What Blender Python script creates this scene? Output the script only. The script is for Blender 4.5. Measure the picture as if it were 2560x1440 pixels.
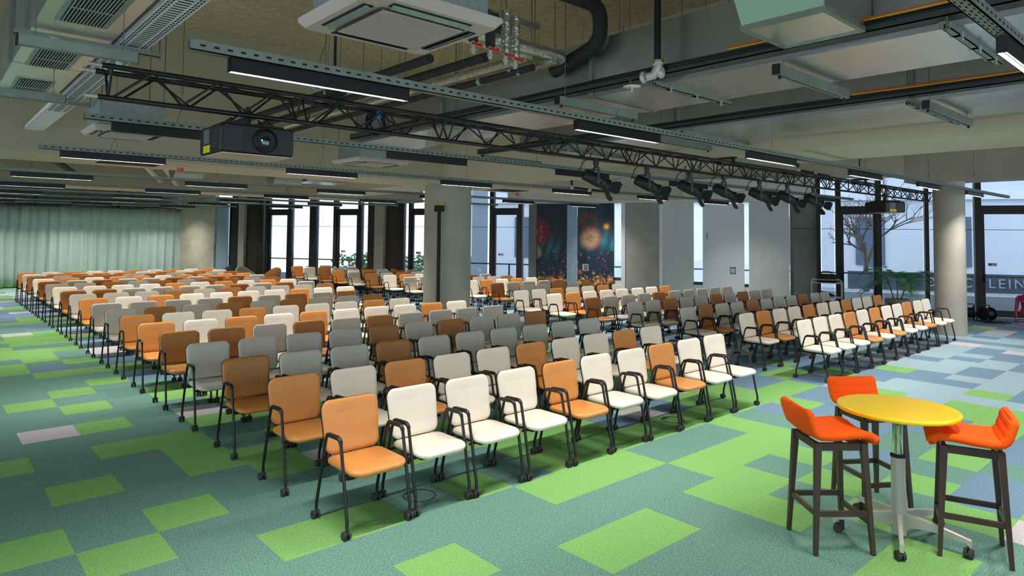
import bpy, math, random
from mathutils import Vector, Matrix
PI = math.pi
rnd = random.Random(7)
for o in list(bpy.data.objects): bpy.data.objects.remove(o)
SC = bpy.context.scene
COL = SC.collection

# ---------------------------------------------------------------- camera, world, exposure
CAM_O = Vector((-0.36562, -0.26638, 2.13250))
CR = Vector((0.74499519, -0.66699614, 0.00991518))
CU = Vector((-0.03739962, -0.02692353, 0.99893763))
CF = Vector((0.66602059, 0.74457456, 0.0450033))
FPX = 1662.53
cd = bpy.data.cameras.new('camera')
cam = bpy.data.objects.new('camera', cd); COL.objects.link(cam)
cam.matrix_world = Matrix(((CR.x, CU.x, -CF.x, CAM_O.x), (CR.y, CU.y, -CF.y, CAM_O.y), (CR.z, CU.z, -CF.z, CAM_O.z), (0, 0, 0, 1)))
cd.sensor_width = 36.0
cd.lens = FPX / 2560 * 36
cd.shift_y = -(720 - 514.06) / 2560
cd.clip_start = .05; cd.clip_end = 300
SC.camera = cam
SC.view_settings.view_transform = 'Standard'
SC.view_settings.look = 'None'
SC.view_settings.gamma = 1.0
SC.view_settings.use_curve_mapping = False
SC.view_settings.exposure = 0.0
SC.cycles.max_bounces = 7; SC.cycles.diffuse_bounces = 4; SC.cycles.glossy_bounces = 4
SC.cycles.transparent_max_bounces = 16
SC.cycles.sample_clamp_indirect = 6.0
SC.cycles.use_denoising = True
W = bpy.data.worlds.new('overcast_sky'); SC.world = W; W.use_nodes = True
bg = W.node_tree.nodes['Background']
bg.inputs[0].default_value = (.78, .87, 1.0, 1); bg.inputs[1].default_value = 3.3
LAMP_W = 58.0          # watts of one lit pendant light
LAMP_COL = (1.0, .95, .87)
LAMP_SPREAD = math.radians(140)

# ---------------------------------------------------------------- materials
def lin(c): return c / 12.92 if c <= .04045 else ((c + .055) / 1.055) ** 2.4
def s(r, g, b): return (lin(r / 255), lin(g / 255), lin(b / 255), 1)
def mat(name, col, rough=.5, metal=0, var=0, scale=8, bump=0, bscale=60, spec=.5, coat=0, stretch=None):
    m = bpy.data.materials.new(name); m.use_nodes = True
    nt = m.node_tree; p = nt.nodes['Principled BSDF']
    p.inputs['Base Color'].default_value = col
    p.inputs['Roughness'].default_value = rough; p.inputs['Metallic'].default_value = metal
    p.inputs['Specular IOR Level'].default_value = spec
    if coat: p.inputs['Coat Weight'].default_value = coat
    if var or bump:
        tc = nt.nodes.new('ShaderNodeTexCoord'); mp = nt.nodes.new('ShaderNodeMapping')
        nt.links.new(tc.outputs['Object'], mp.inputs[0])
        if stretch: mp.inputs['Scale'].default_value = stretch
    if var:
        n = nt.nodes.new('ShaderNodeTexNoise'); n.inputs['Scale'].default_value = scale; n.inputs['Detail'].default_value = 5
        nt.links.new(mp.outputs[0], n.inputs['Vector'])
        r = nt.nodes.new('ShaderNodeValToRGB')
        r.color_ramp.elements[0].position = .3; r.color_ramp.elements[1].position = .7
        r.color_ramp.elements[0].color = tuple(c * (1 - var) for c in col[:3]) + (1,)
        r.color_ramp.elements[1].color = tuple(min(1, c * (1 + var)) for c in col[:3]) + (1,)
        nt.links.new(n.outputs[0], r.inputs[0]); nt.links.new(r.outputs[0], p.inputs['Base Color'])
    if bump:
        n2 = nt.nodes.new('ShaderNodeTexNoise'); n2.inputs['Scale'].default_value = bscale; n2.inputs['Detail'].default_value = 4
        nt.links.new(mp.outputs[0], n2.inputs['Vector'])
        b = nt.nodes.new('ShaderNodeBump'); b.inputs['Strength'].default_value = bump; b.inputs['Distance'].default_value = .02
        nt.links.new(n2.outputs[0], b.inputs['Height']); nt.links.new(b.outputs[0], p.inputs['Normal'])
    return m
def emit(name, col, st):
    m = bpy.data.materials.new(name); m.use_nodes = True; nt = m.node_tree
    p = nt.nodes['Principled BSDF']; p.inputs['Base Color'].default_value = (.8, .8, .8, 1)
    p.inputs['Emission Color'].default_value = col; p.inputs['Emission Strength'].default_value = st
    return m
def glass(name, tint, refl=1.0):
    m = bpy.data.materials.new(name); m.use_nodes = True; nt = m.node_tree; nt.nodes.clear()
    o = nt.nodes.new('ShaderNodeOutputMaterial'); mx = nt.nodes.new('ShaderNodeMixShader')
    t = nt.nodes.new('ShaderNodeBsdfTransparent'); t.inputs[0].default_value = tint
    g = nt.nodes.new('ShaderNodeBsdfGlossy'); g.inputs['Roughness'].default_value = .02
    f = nt.nodes.new('ShaderNodeFresnel'); f.inputs[0].default_value = 1.5
    mu = nt.nodes.new('ShaderNodeMath'); mu.operation = 'MULTIPLY'; mu.inputs[1].default_value = refl
    nt.links.new(f.outputs[0], mu.inputs[0]); nt.links.new(mu.outputs[0], mx.inputs[0])
    nt.links.new(t.outputs[0], mx.inputs[1]); nt.links.new(g.outputs[0], mx.inputs[2]); nt.links.new(mx.outputs[0], o.inputs[0])
    return m
def carpet(name, a, b):
    m = bpy.data.materials.new(name); m.use_nodes = True; nt = m.node_tree; p = nt.nodes['Principled BSDF']
    p.inputs['Roughness'].default_value = .95; p.inputs['Specular IOR Level'].default_value = .15
    g = nt.nodes.new('ShaderNodeNewGeometry')
    n = nt.nodes.new('ShaderNodeTexNoise'); n.inputs['Scale'].default_value = 85; n.inputs['Detail'].default_value = 3; n.inputs['Roughness'].default_value = .7
    nt.links.new(g.outputs['Position'], n.inputs['Vector'])
    r = nt.nodes.new('ShaderNodeValToRGB'); r.color_ramp.elements[0].position = .36; r.color_ramp.elements[1].position = .64
    r.color_ramp.elements[0].color = a; r.color_ramp.elements[1].color = b
    nt.links.new(n.outputs[0], r.inputs[0]); nt.links.new(r.outputs[0], p.inputs['Base Color'])
    bu = nt.nodes.new('ShaderNodeBump'); bu.inputs['Strength'].default_value = .25; bu.inputs['Distance'].default_value = .004
    nt.links.new(n.outputs[0], bu.inputs['Height']); nt.links.new(bu.outputs[0], p.inputs['Normal'])
    return m
CT = {'T': carpet('carpet_teal', s(76, 116, 106), s(124, 164, 152)), 'L': carpet('carpet_lime', s(106, 160, 84), s(142, 192, 118)),
      'D': carpet('carpet_steel_blue', s(90, 118, 144), s(126, 154, 176)), 'B': carpet('carpet_pale_blue', s(130, 156, 170), s(164, 188, 198)),
      'W': carpet('carpet_light_grey', s(168, 164, 170), s(208, 202, 206))}
M = dict(
    cream=mat('cream_leatherette', s(232, 220, 204), .42, var=.03, scale=5, bump=.05, bscale=300),
    tan=mat('tan_leatherette', s(206, 136, 68), .42, var=.05, scale=5, bump=.05, bscale=300),
    shell=mat('black_plastic_shell', s(22, 22, 23), .5), tube=mat('black_powder_coat', s(22, 21, 21), .38, var=.15, scale=12),
    rubber=mat('grey_black_rubber', s(48, 46, 46), .6),
    orange=mat('orange_felt', s(252, 92, 8), .8, var=.06, scale=60, bump=.15, bscale=400, spec=.2),
    wood=mat('dark_stained_wood', s(62, 44, 34), .4, var=.3, scale=9, stretch=(1, 1, .08)),
    yellow=mat('yellow_lacquer', s(252, 210, 2), .3, var=.04, scale=4, coat=.3), yedge=mat('yellow_edge', s(238, 196, 0), .4),
    chrome=mat('chrome', s(225, 228, 228), .12, 1), silver=mat('silver_paint', s(196, 192, 184), .35, .25),
    concrete=mat('concrete', s(176, 170, 158), .85, var=.12, scale=1.6, bump=.2, bscale=25),
    concdark=mat('dark_concrete', s(122, 122, 118), .85, var=.16, scale=1.8, bump=.2, bscale=25),
    concstain=mat('stained_concrete', s(186, 178, 160), .85, var=.25, scale=1.3, bump=.2, bscale=25),
    beam=mat('painted_beam', s(200, 190, 166), .8, var=.05, scale=.8), slab=mat('sprayed_insulation', s(200, 184, 150), .95, var=.22, scale=14, bump=.9, bscale=40),
    pale=mat('pale_grey_wall', s(206, 207, 204), .6, var=.03, scale=2), white=mat('white_panel', s(224, 228, 230), .5),
    plaster=mat('grey_limewash', s(160, 156, 148), .85, var=.13, scale=2.2), frame=mat('dark_bronze_frame', s(34, 29, 27), .45),
    brown=mat('brown_black_panel', s(54, 42, 36), .5, var=.15, scale=3), curtain=mat('mint_curtain', s(188, 208, 200), .55, var=.04, scale=3, bump=.1, bscale=200),
    track=mat('galvanised_channel', s(140, 148, 138), .5, .55, var=.1, scale=10), hole=mat('slot_shadow', s(24, 26, 24), .9),
    lampblk=mat('black_lamp_housing', s(14, 14, 15), .4), lampoff=mat('dark_louvre', s(150, 140, 128), .4, .3),
    duct=mat('galvanised_duct', s(182, 184, 180), .34, .9, var=.08, scale=2, bump=.05, bscale=2.2), galv=mat('spangled_steel', s(160, 170, 168), .45, .6, var=.15, scale=40),
    ductlow=mat('foil_duct_underside', s(212, 210, 206), .27, .9, var=.05, scale=2, bump=.22, bscale=1.1),
    foil=mat('foil_insulation', s(205, 200, 188), .28, .9, var=.1, scale=20, bump=.5, bscale=30), lag=mat('black_pipe_lagging', s(44, 42, 40), .75),
    acpanel=mat('ivory_ac_panel', s(202, 186, 172), .5), acdark=mat('ac_grille_dark', s(88, 72, 64), .6), brass=mat('brass', s(196, 150, 60), .35, .9),
    red=mat('red_plastic', s(214, 26, 36), .4), alarm=mat('orange_beacon', s(232, 92, 22), .4), black=mat('matte_black', s(16, 16, 16), .6), greydark=mat('dark_grey', s(56, 58, 58), .6),
    lens=mat('lens_glass', s(16, 20, 24), .08, 0, coat=1), green_led=emit('green_led', (.05, 1, .1, 1), 6), ylabel=mat('yellow_label', s(226, 206, 20), .5), glabel=mat('grey_label', s(96, 102, 108), .5),
    plate=mat('pale_metal_plate', s(206, 186, 164), .45, .3), leaf=mat('palm_leaf', s(62, 140, 76), .45, var=.3, scale=4), leaf2=mat('palm_leaf_young', s(118, 184, 52), .45, var=.2, scale=4),
    stem=mat('palm_stem', s(140, 124, 62), .6, var=.2, scale=8), pot=mat('stone_pot', s(168, 168, 152), .7), soil=mat('potting_soil', s(60, 40, 28), .95),
    mann=mat('magenta_lacquer', s(176, 24, 72), .3, coat=.4), pinkbase=mat('pink_base', s(196, 60, 190), .4),
    armgreen=mat('grey_green_fabric', s(88, 110, 106), .85), armpale=mat('pale_beige_fabric', s(206, 198, 186), .85), armbrown=mat('ochre_brown_fabric', s(136, 88, 34), .85), cushion=mat('green_cushion', s(128, 176, 60), .8), navy=mat('navy_base', s(48, 66, 92), .6),
    bluegl=mat('teal_green_panel', s(176, 208, 180), .4, .2), facade=mat('pale_rendered_facade', s(214, 218, 222), .9, var=.05, scale=.6), facwin=mat('far_window_glass', s(96, 110, 128), .3), ground=mat('outdoor_paving', s(150, 152, 150), .9),
    hedge=mat('hedge_leaf', s(92, 132, 66), .8, var=.3, scale=2), bark=mat('bare_bark', s(112, 104, 94), .9), rail=mat('rail_grey', s(92, 98, 104), .5), parapet=mat('white_parapet', s(214, 220, 224), .8), sign=mat('sign_band', s(116, 126, 140), .7), letter=mat('pale_lettering', s(232, 236, 242), .7),
    stick_r=mat('red_sticker', s(168, 62, 54), .5), stick_w=mat('pale_sticker', s(186, 176, 168), .5), uvglow=emit('violet_ring', (.45, .42, 1, 1), 2.5), led=emit('lamp_diffuser', (1.0, .97, .92, 1), 3.0),
    ring=mat('floor_box_ring', s(62, 60, 62), .6), slatblue=mat('pale_blue_slat', s(176, 196, 210), .5), wire=mat('steel_wire', s(120, 130, 130), .4, .7), cable=mat('black_cable', s(18, 18, 18), .5), greycable=mat('grey_cable', s(170, 172, 170), .5), bluetape=mat('blue_tape', s(40, 110, 200), .5), yellowcable=mat('yellow_cable', s(214, 170, 40), .5), orangecable=mat('orange_cable', s(196, 92, 42), .5),
)
GL = glass('screened_glass', (.72, .77, .83, 1)); GLD = glass('dark_screened_glass', (.46, .52, .58, 1), 2.0); GLC = glass('clear_glass', (.93, .97, .97, 1))

# ---------------------------------------------------------------- mesh helpers
class MB:
    def __init__(self): self.v = []; self.f = []; self.m = []; self.sm = []
    def add(self, vs, fs, mi=0, smooth=False):
        b = len(self.v); self.v += [tuple(p) for p in vs]
        for f in fs: self.f.append([i + b for i in f]); self.m.append(mi); self.sm.append(smooth)
    def box(self, c, d, mi=0, rz=0, mtx=None):
        x, y, z = d[0] / 2, d[1] / 2, d[2] / 2
        vs = [Vector((i * x, j * y, k * z)) for k in (-1, 1) for j in (-1, 1) for i in (-1, 1)]
        if mtx: vs = [mtx @ p for p in vs]
        if rz: R_ = Matrix.Rotation(rz, 3, 'Z'); vs = [R_ @ p for p in vs]
        vs = [p + Vector(c) for p in vs]
        self.add(vs, [(0, 2, 3, 1), (4, 5, 7, 6), (0, 1, 5, 4), (2, 6, 7, 3), (0, 4, 6, 2), (1, 3, 7, 5)], mi)
    def b2(self, x0, x1, y0, y1, z0, z1, mi=0): self.box(((x0 + x1) / 2, (y0 + y1) / 2, (z0 + z1) / 2), (abs(x1 - x0), abs(y1 - y0), abs(z1 - z0)), mi)
    def tube(self, pts, r, n=8, mi=0, closed=False, smooth=True, radii=None):
        pts = [Vector(p) for p in pts]; k = len(pts); rings = []
        up = None
        for i, p in enumerate(pts):
            a = pts[(i - 1) % k] if (i > 0 or closed) else p; b = pts[(i + 1) % k] if (i < k - 1 or closed) else p
            t = (b - a).normalized()
            if up is None: up = Vector((0, 0, 1)) if abs(t.z) < .9 else Vector((1, 0, 0))
            u = t.cross(up)
            if u.length < 1e-4: u = t.orthogonal()
            u.normalize(); w = u.cross(t).normalized(); up = w
            rr = radii[i] if radii else r
            rings.append([p + (u * math.cos(2 * PI * j / n) + w * math.sin(2 * PI * j / n)) * rr for j in range(n)])
        self.loft(rings, mi, smooth, not closed, closed)
    def loft(self, rings, mi=0, smooth=True, caps=True, closed=False):
        n = len(rings[0]); vs = [p for r in rings for p in r]; fs = []
        K = len(rings)
        for i in range(K if closed else K - 1):
            for j in range(n):
                a, b = i * n + j, i * n + (j + 1) % n; c, d = ((i + 1) % K) * n + (j + 1) % n, ((i + 1) % K) * n + j
                fs.append((a, b, c, d))
        self.add(vs, fs, mi, smooth)
        if caps:
            self.add(rings[0], [tuple(range(n - 1, -1, -1))], mi, False); self.add(rings[-1], [tuple(range(n))], mi, False)
    def cyl(self, p0, p1, r, n=12, mi=0, r1=None, smooth=True):
        self.tube([p0, p1], r, n, mi, smooth=smooth, radii=[r, r if r1 is None else r1])
    def lathe(self, prof, n=24, c=(0, 0, 0), mi=0, smooth=True, caps=True):
        self.loft([[(c[0] + r * math.cos(2 * PI * j / n), c[1] + r * math.sin(2 * PI * j / n), c[2] + z) for j in range(n)] for r, z in prof], mi, smooth, caps)
    def ell(self, c, d, n=12, m=8, mi=0):
        pr = [(max(.001, math.sin(PI * i / m)), -math.cos(PI * i / m)) for i in range(m + 1)]
        self.loft([[(c[0] + d[0] * r * math.cos(2 * PI * j / n), c[1] + d[1] * r * math.sin(2 * PI * j / n), c[2] + d[2] * z) for j in range(n)] for r, z in pr], mi)
    def mesh(self, name, mats):
        me = bpy.data.meshes.new(name); me.from_pydata(self.v, [], self.f)
        for m in (mats if isinstance(mats, (list, tuple)) else [mats]): me.materials.append(M[m] if isinstance(m, str) else m)
        me.polygons.foreach_set('material_index', self.m); me.polygons.foreach_set('use_smooth', self.sm)
        me.update(); return me
    def build(self, name, mats, parent=None): return link(name, self.mesh(name, mats), parent)
def link(name, me, parent=None, loc=(0, 0, 0), rz=0):
    o = bpy.data.objects.new(name, me); COL.objects.link(o); o.location = loc; o.rotation_euler = (0, 0, rz)
    if parent: o.parent = parent
    return o
def tag(o, label=None, cat=None, group=None, kind=None):
    if label: o['label'] = label
    if cat: o['category'] = cat
    if group: o['group'] = group
    if kind: o['kind'] = kind
    return o
def thing(name, label, cat, loc=(0, 0, 0), rz=0, group=None): return tag(link(name, None, None, loc, rz), label, cat, group)
def struct(name, label=None): return tag(link(name, None), label, None, None, 'structure')
def kids(o): return [c for c in bpy.data.objects if c.parent == o]
def clone(src, tree, loc, rz, label, group):
    r = src.copy(); COL.objects.link(r); r.location = loc; r.rotation_euler = (0, 0, rz); r['label'] = label; r['group'] = group
    mp = {src.name: r}
    for c in tree:
        d = c.copy(); COL.objects.link(d); d.parent = mp[c.parent.name]; mp[c.name] = d
    return r
def tree_of(o):
    out = []; q = [o]
    while q:
        k = kids(q.pop(0)); out += k; q += k
    return out
ORD = ['', 'first', 'second', 'third', 'fourth', 'fifth', 'sixth', 'seventh', 'eighth', 'ninth', 'tenth', 'eleventh', 'twelfth', 'thirteenth', 'fourteenth', 'fifteenth', 'sixteenth', 'seventeenth', 'eighteenth', 'nineteenth']
def rrect(w, h, r, n=4):
    out = []
    for cx, cy, a0 in ((w / 2 - r, h / 2 - r, 0), (-w / 2 + r, h / 2 - r, PI / 2), (-w / 2 + r, -h / 2 + r, PI), (w / 2 - r, -h / 2 + r, 1.5 * PI)):
        for i in range(n + 1):
            a = a0 + PI / 2 * i / n; out.append((cx + r * math.cos(a), cy + r * math.sin(a)))
    return out
def project(p):
    q = Vector(p) - CAM_O; d = q.dot(CF)
    return (1280 + FPX * q.dot(CR) / d, 514.06 - FPX * q.dot(CU) / d, d)
# facade line: x = FX - FK*y ; fp(y, off) = point at facade parameter y, off metres towards the room
FX, FK = 24.4, .53
WD = Vector((-FK, 1, 0)).normalized(); WN = Vector((-1, -FK, 0)).normalized(); WANG = math.atan2(WD.y, WD.x)
def fp(y, off=0, z=0): return Vector((FX - FK * y, y, z)) + WN * off
def fbox(mb, y0, y1, z0, z1, o0, o1, mi=0):
    a = fp(y0); b = fp(y1); c = (a + b) / 2 + WN * (o0 + o1) / 2
    mb.box((c.x, c.y, (z0 + z1) / 2), ((b - a).length, abs(o1 - o0), z1 - z0), mi, rz=WANG)

# ---------------------------------------------------------------- floor and carpet tiles
def prism(poly, z0, z1, mb=None, mi=0):
    mb = mb or MB(); n = len(poly)
    mb.add([(x, y, z0) for x, y in poly] + [(x, y, z1) for x, y in poly], [tuple(range(n - 1, -1, -1)), tuple(range(n, 2 * n))] + [(i, (i + 1) % n, n + (i + 1) % n, n + i) for i in range(n)], mi)
    return mb
RP = [(-4.5, -4.5), (26.8, -4.5), (8.0, 30.95), (-4.5, 30.95)]
floor = tag(prism(RP, -.3, -.007).build('floor', mat('floor_screed', s(70, 92, 92), .9)), 'carpeted hall floor of square green, blue and grey tiles', None, None, 'structure')
TILE = {}
for k, cells in {
    'L': '1,12 2,10 0,10 1,9 0,14 2,14 3,14 3,13 3,12 4,11 3,8 4,8 4,6 7,7 8,7 9,7 10,6 10,5 11,6 12,6 13,7 13,6 12,5 9,5 6,5 7,5 9,4 11,4 13,8 14,8 15,8 16,8 17,8 18,8 16,9 19,9 20,9 14,9 16,7 21,8 23,7 19,6 17,5 18,4 19,4 21,4 10,3 12,3 14,3 18,3 19,3 17,3 9,2 8,2 11,2 2,16 1,19 2,18 2,20 3,21 2,23 3,23 2,26 2,27 1,25 3,25 3,31 8,9 9,9 10,9 12,10 4,12 6,10 9,8 10,8 11,8 7,10 8,8 8,11',
    'T': '10,7 12,7 11,5 8,6 9,6 11,7 14,7 14,6 13,5 8,4 10,4 12,4 14,4 15,4 13,3 15,3 10,2 14,2 11,3 8,3 9,3 5,12 4,9 5,9 6,9 4,10 5,10 2,29 3,27',
    'D': '17,9 18,9 15,7 17,7 18,7 15,6 16,6 14,5 15,5 16,5 18,5 13,4 16,4 17,4 16,3 12,2 13,2 15,2 22,7 22,6 23,6 26,7 22,5 24,5 25,5 27,6 29,6 32,7 32,6 34,7 19,8 20,8 22,8 23,8 11,9 12,9 13,9',
    'B': '24,7 25,7 27,7 28,7 29,7 30,7 20,6 21,6 24,6 25,6 26,6 28,6 19,5 20,5 21,5 23,5 26,5 27,5 22,4 23,4 24,4 25,4 20,4 31,6 33,7',
    'W': '1,16 11,1 2,33 4,26 4,43 31,7 30,5 4,10 12,9 36,7 37,7 38,8'}.items():
    for c in cells.split(): TILE[tuple(map(int, c.split(',')))] = k
TILE[(4, 10)] = 'T'; TILE[(5, 11)] = 'W'
def tile_kind(gx, gy):
    if (gx, gy) in TILE: return TILE[(gx, gy)]
    h = random.Random(gx * 7919 + gy * 104729 + 5); u = h.random()
    if gx < 4:
        if gy < 24: return 'T'
        if gy < 36: return 'L' if u < .45 else 'T' if u < .88 else 'D' if u < .96 else 'W'
        return 'D' if u < .6 else 'L' if u < .88 else 'W' if u < .93 else 'T'
    if gx < 13 and gy < 12: return 'T' if (gy < 8 and gx < 12) or u > .4 else 'L'
    if gx < 19: return ('T' if u < .34 else 'L' if u < .68 else 'D' if u < .94 else 'W') if gy < 24 else ('D' if u < .5 else 'B' if u < .65 else 'L' if u < .85 else 'W')
    return 'D' if u < .52 else 'B' if u < .9 else 'W' if u < .955 else 'L'
cand = []
for gx in range(-4, 54):
    for gy in range(-4, 62):
        cx, cy = gx * .5 + .25, gy * .5 + .25
        if cx > FX - FK * cy - .05: continue
        q = [project((gx * .5 + i, gy * .5 + j, 0)) for i, j in ((0, 0), (.5, 0), (.5, .5), (0, .5))]
        if min(p[2] for p in q) < .3: continue
        if max(p[0] for p in q) < -80 or min(p[0] for p in q) > 2640 or min(p[1] for p in q) > 1500: continue
        cl = [(min(2560, max(0, p[0])), min(1440, max(0, p[1]))) for p in q]
        ar = abs(sum(cl[i][0] * cl[(i + 1) % 4][1] - cl[(i + 1) % 4][0] * cl[i][1] for i in range(4))) / 2
        under = (1.9 < cx < 7.8 and cy > 4.6) or (9.7 < cx < 16.1 and cy > 4.6)
        cand.append((ar * (.35 if under else 1), gx, gy))
cand.sort(reverse=True)
g = .2497
tm = {}
for k in CT:
    mb = MB(); ri = [(x * .5 * 2 * g, y * .5 * 2 * g) for x, y in ((-1, -1), (1, -1), (1, 1), (-1, 1))]
    mb.loft([[(x, y, -.008) for x, y in ri], [(x, y, -.0006) for x, y in ri], [(x * .998, y * .998, 0) for x, y in ri]], 0, False)
    tm[k] = mb.mesh('carpet_tile', CT[k])
for ar, gx, gy in cand[:300]: link('carpet_tile', tm[tile_kind(gx, gy)], floor, (gx * .5 + .25, gy * .5 + .25, 0))
mb = MB(); keys = list(CT)
for ar, gx, gy in cand[300:]:
    mb.box((gx * .5 + .25, gy * .5 + .25, -.004), (2 * g, 2 * g, .008), keys.index(tile_kind(gx, gy)))
tag(mb.build('carpet_tile_field', [CT[k] for k in keys], floor), kind='stuff')

# ---------------------------------------------------------------- walls, ceiling, beams, pillars
def sbox(name, m, *a, label=None):
    mb = MB(); mb.b2(*a); return tag(mb.build(name, m), label, None, None, 'structure')
wl = struct('wall_left', 'side wall with window bays'); wf = struct('wall_front', 'front wall with unseen window bays added for daylight fill')
def wallbit(par, m, *a, name='wall_panel'):
    mb = MB(); mb.b2(*a); return mb.build(name, m, par)
wallbit(wl, 'pale', -4.7, -4.5, -4.7, 31.2, 3.4, 5.6); wallbit(wl, 'pale', -4.7, -4.5, 13.0, 31.2, -.3, 3.4)
for i, y in enumerate((-4.7, -.2, 4.2, 8.6)):
    wallbit(wl, 'pale', -4.7, -4.5, y, y + .6, -.3, 3.4); wallbit(wl, GLC, -4.61, -4.6, y + .6, y + 4.4, -.3, 3.4, name='window_pane')
wallbit(wf, 'pale', -4.7, 27, -4.7, -4.5, 3.4, 5.6)
for i in range(7):
    x = -4.7 + 4.5 * i; wallbit(wf, 'pale', x, x + .6, -4.7, -4.5, -.3, 3.4); wallbit(wf, GLC, x + .6, x + 4.5, -4.61, -4.6, -.3, 3.4, name='window_pane')  # unseen glazing behind the camera, added to let in fill daylight
sbox('wall_back', mat('slate_wall', s(104, 120, 124), .7, var=.04), -4.7, 8.6, 30.95, 31.15, -.3, 5.6)
prism([(-4.7, -4.7), (27.2, -4.7), (8.0, 31.4), (-4.7, 31.4)], 5.6, 5.8).build('ceiling', 'slab')['kind'] = 'structure'
def beam(name, *a, m='beam', label=None): return sbox(name, m, *a, label=label)
beam('ceiling_beam', -4.5, 17.75, 11.75, 13.3, 3.3, 5.6, label='deep painted beam running over the round middle pillar towards the green curtain')
beam('ceiling_beam', 8.3, 9.8, -4.5, 11.75, 3.3, 5.6, label='deep painted beam running from the middle pillar beside the metal ducts')
beam('ceiling_beam', -4.5, 13.4, 20.0, 21.4, 3.3, 5.6, label='painted cross beam in the rear half of the hall')
beam('ceiling_beam', 8.3, 9.8, 13.3, 20.0, 3.3, 5.6, label='painted beam behind the middle pillar')
beam('ceiling_beam', 16.7, 17.7, -4.5, 5.15, 3.45, 5.6, m='concrete', label='raw concrete beam resting on the round pillar by the palm')
def column(x, y, r, h, label, m):
    mb = MB(); mb.lathe([(r, 0), (r, h)], 48); o = mb.build('pillar', m); o.location = (x, y, 0); return tag(o, label, None, None, 'structure')
column(9.05, 12.55, .555, 3.3, 'thick round concrete pillar in the middle of the hall with a black pole on it', 'concrete')
column(17.15, 4.38, .31, 3.45, 'round pale concrete pillar beside the potted palm', 'concrete')

# facade ------------------------------------------------------------------------------------
fw = struct('wall_right', 'glazed facade wall of concrete piers and panels behind the chairs')
def panel(name, y0, y1, z0, z1, o0, o1, m, parent=fw):
    mb = MB(); fbox(mb, y0, y1, z0, z1, o0, o1); return mb.build(name, m, parent)
panel('header', -4.5, 31, 3.95, 5.6, -.25, .1, 'beam')
panel('concrete_pier', 28.93, 30.6, 0, 3.95, -.1, .12, 'concstain')
panel('blue_grey_panel', 28.38, 28.93, 0, 3.6, -.05, .06, mat('blue_grey_panel', s(150, 172, 192), .5))
panel('pale_panel', 27.72, 27.86, 0, 3.8, -.1, .08, 'pale'); panel('concrete_pier', 27.48, 27.72, 0, 3.95, -.1, .22, 'concrete')
for a, b in ((26.99, 27.48), (22.02, 22.37), (21.15, 21.67)): panel('brown_panel', a, b, 0, 3.95, -.05, .08, 'brown')
panel('concrete_pier', 21.67, 22.02, 0, 3.95, -.1, .25, 'concrete')
panel('concrete_pier', 16.36, 16.6, 0, 3.6, -.1, .2, 'concdark')
panel('white_strip', 13.64, 13.76, 0, 3.25, -.05, .2, 'white')
panel('grey_textured_panel', 12.68, 13.63, 0, 3.25, -.05, .18, 'plaster')
panel('white_strip', 12.57, 12.67, 0, 3.25, -.05, .2, 'white'); panel('pale_panel', 11.73, 12.57, 0, 3.25, -.05, .17, 'pale')
panel('pale_panel', 9.24, 10.26, 0, 3.25, -.05, .17, 'pale'); panel('concrete_pier', 8.56, 9.21, 0, 3.95, -.3, .0, 'concdark')
for z in (2.43,): panel('formwork_joint', 8.57, 9.2, z - .006, z + .006, 0, .004, 'hole')
panel('soffit', 8.6, 17.2, 3.25, 3.95, -.2, .5, mat('white_soffit', s(222, 222, 218), .7))
# slot windows (untinted) with sill panels
def slot(n, y0, y1, z0, z1):
    w = struct('window_%d' % n, 'narrow bright slot window between wall panels')
    panel('frame', y0, y1, z0 - .09, z0, -.05, .06, 'greydark', w); panel('pane', y0, y1, z0, z1, -.03, -.018, GLC, w)
    if z0 > .2: panel('sill_panel', y0, y1, 0, z0 - .09, -.05, .05, 'white', w)
slot(1, 28.15, 28.35, .25, 3.6); slot(2, 13.76, 13.99, .78, 3.25); slot(3, 11.48, 11.73, .72, 3.25); slot(4, 10.27, 10.38, .7, 3.25); slot(5, 9.21, 9.245, .1, 3.25)
# tall screened windows
def window(n, y0, y1, gl=GL, jamb=.03, label='tall screened window pane in the dark facade frame'):
    w = struct('window_%d' % n, label)
    panel('frame', y0, y1, 0, .13, -.08, .08, 'frame', w)
    panel('pane', y0 + jamb, y1 - jamb, .13, 3.95, -.02, -.008, gl, w)
    panel('screen_rail', y0 + jamb, y1 - jamb, 2.418, 2.433, -.004, .012, 'greydark', w)
WI = [(26.63, 26.74), (24.72, 25.5), (23.74, 24.45), (22.37, 22.62), (20.81, 20.99), (18.0, 19.9), (17.93, 18.0), (16.6, 16.85), (8.11, 8.47), (6.07, 7.04), (5.0, 5.98), (1.6, 3.7), (-1.0, 1.45), (-4.4, -1.2)]
for i, (a, b) in enumerate(WI): window(6 + i, a, b, GLD if i in (5,) else GL)
for a, b in ((27.86, 28.15), (26.74, 26.99), (24.45, 24.72), (20.99, 21.15), (19.9, 20.09), (8.47, 8.56), (5.98, 6.07), (1.45, 1.6), (-1.2, -1.0)): panel('mullion', a, b, 0, 3.95, -.1, .1, 'frame')
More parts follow.
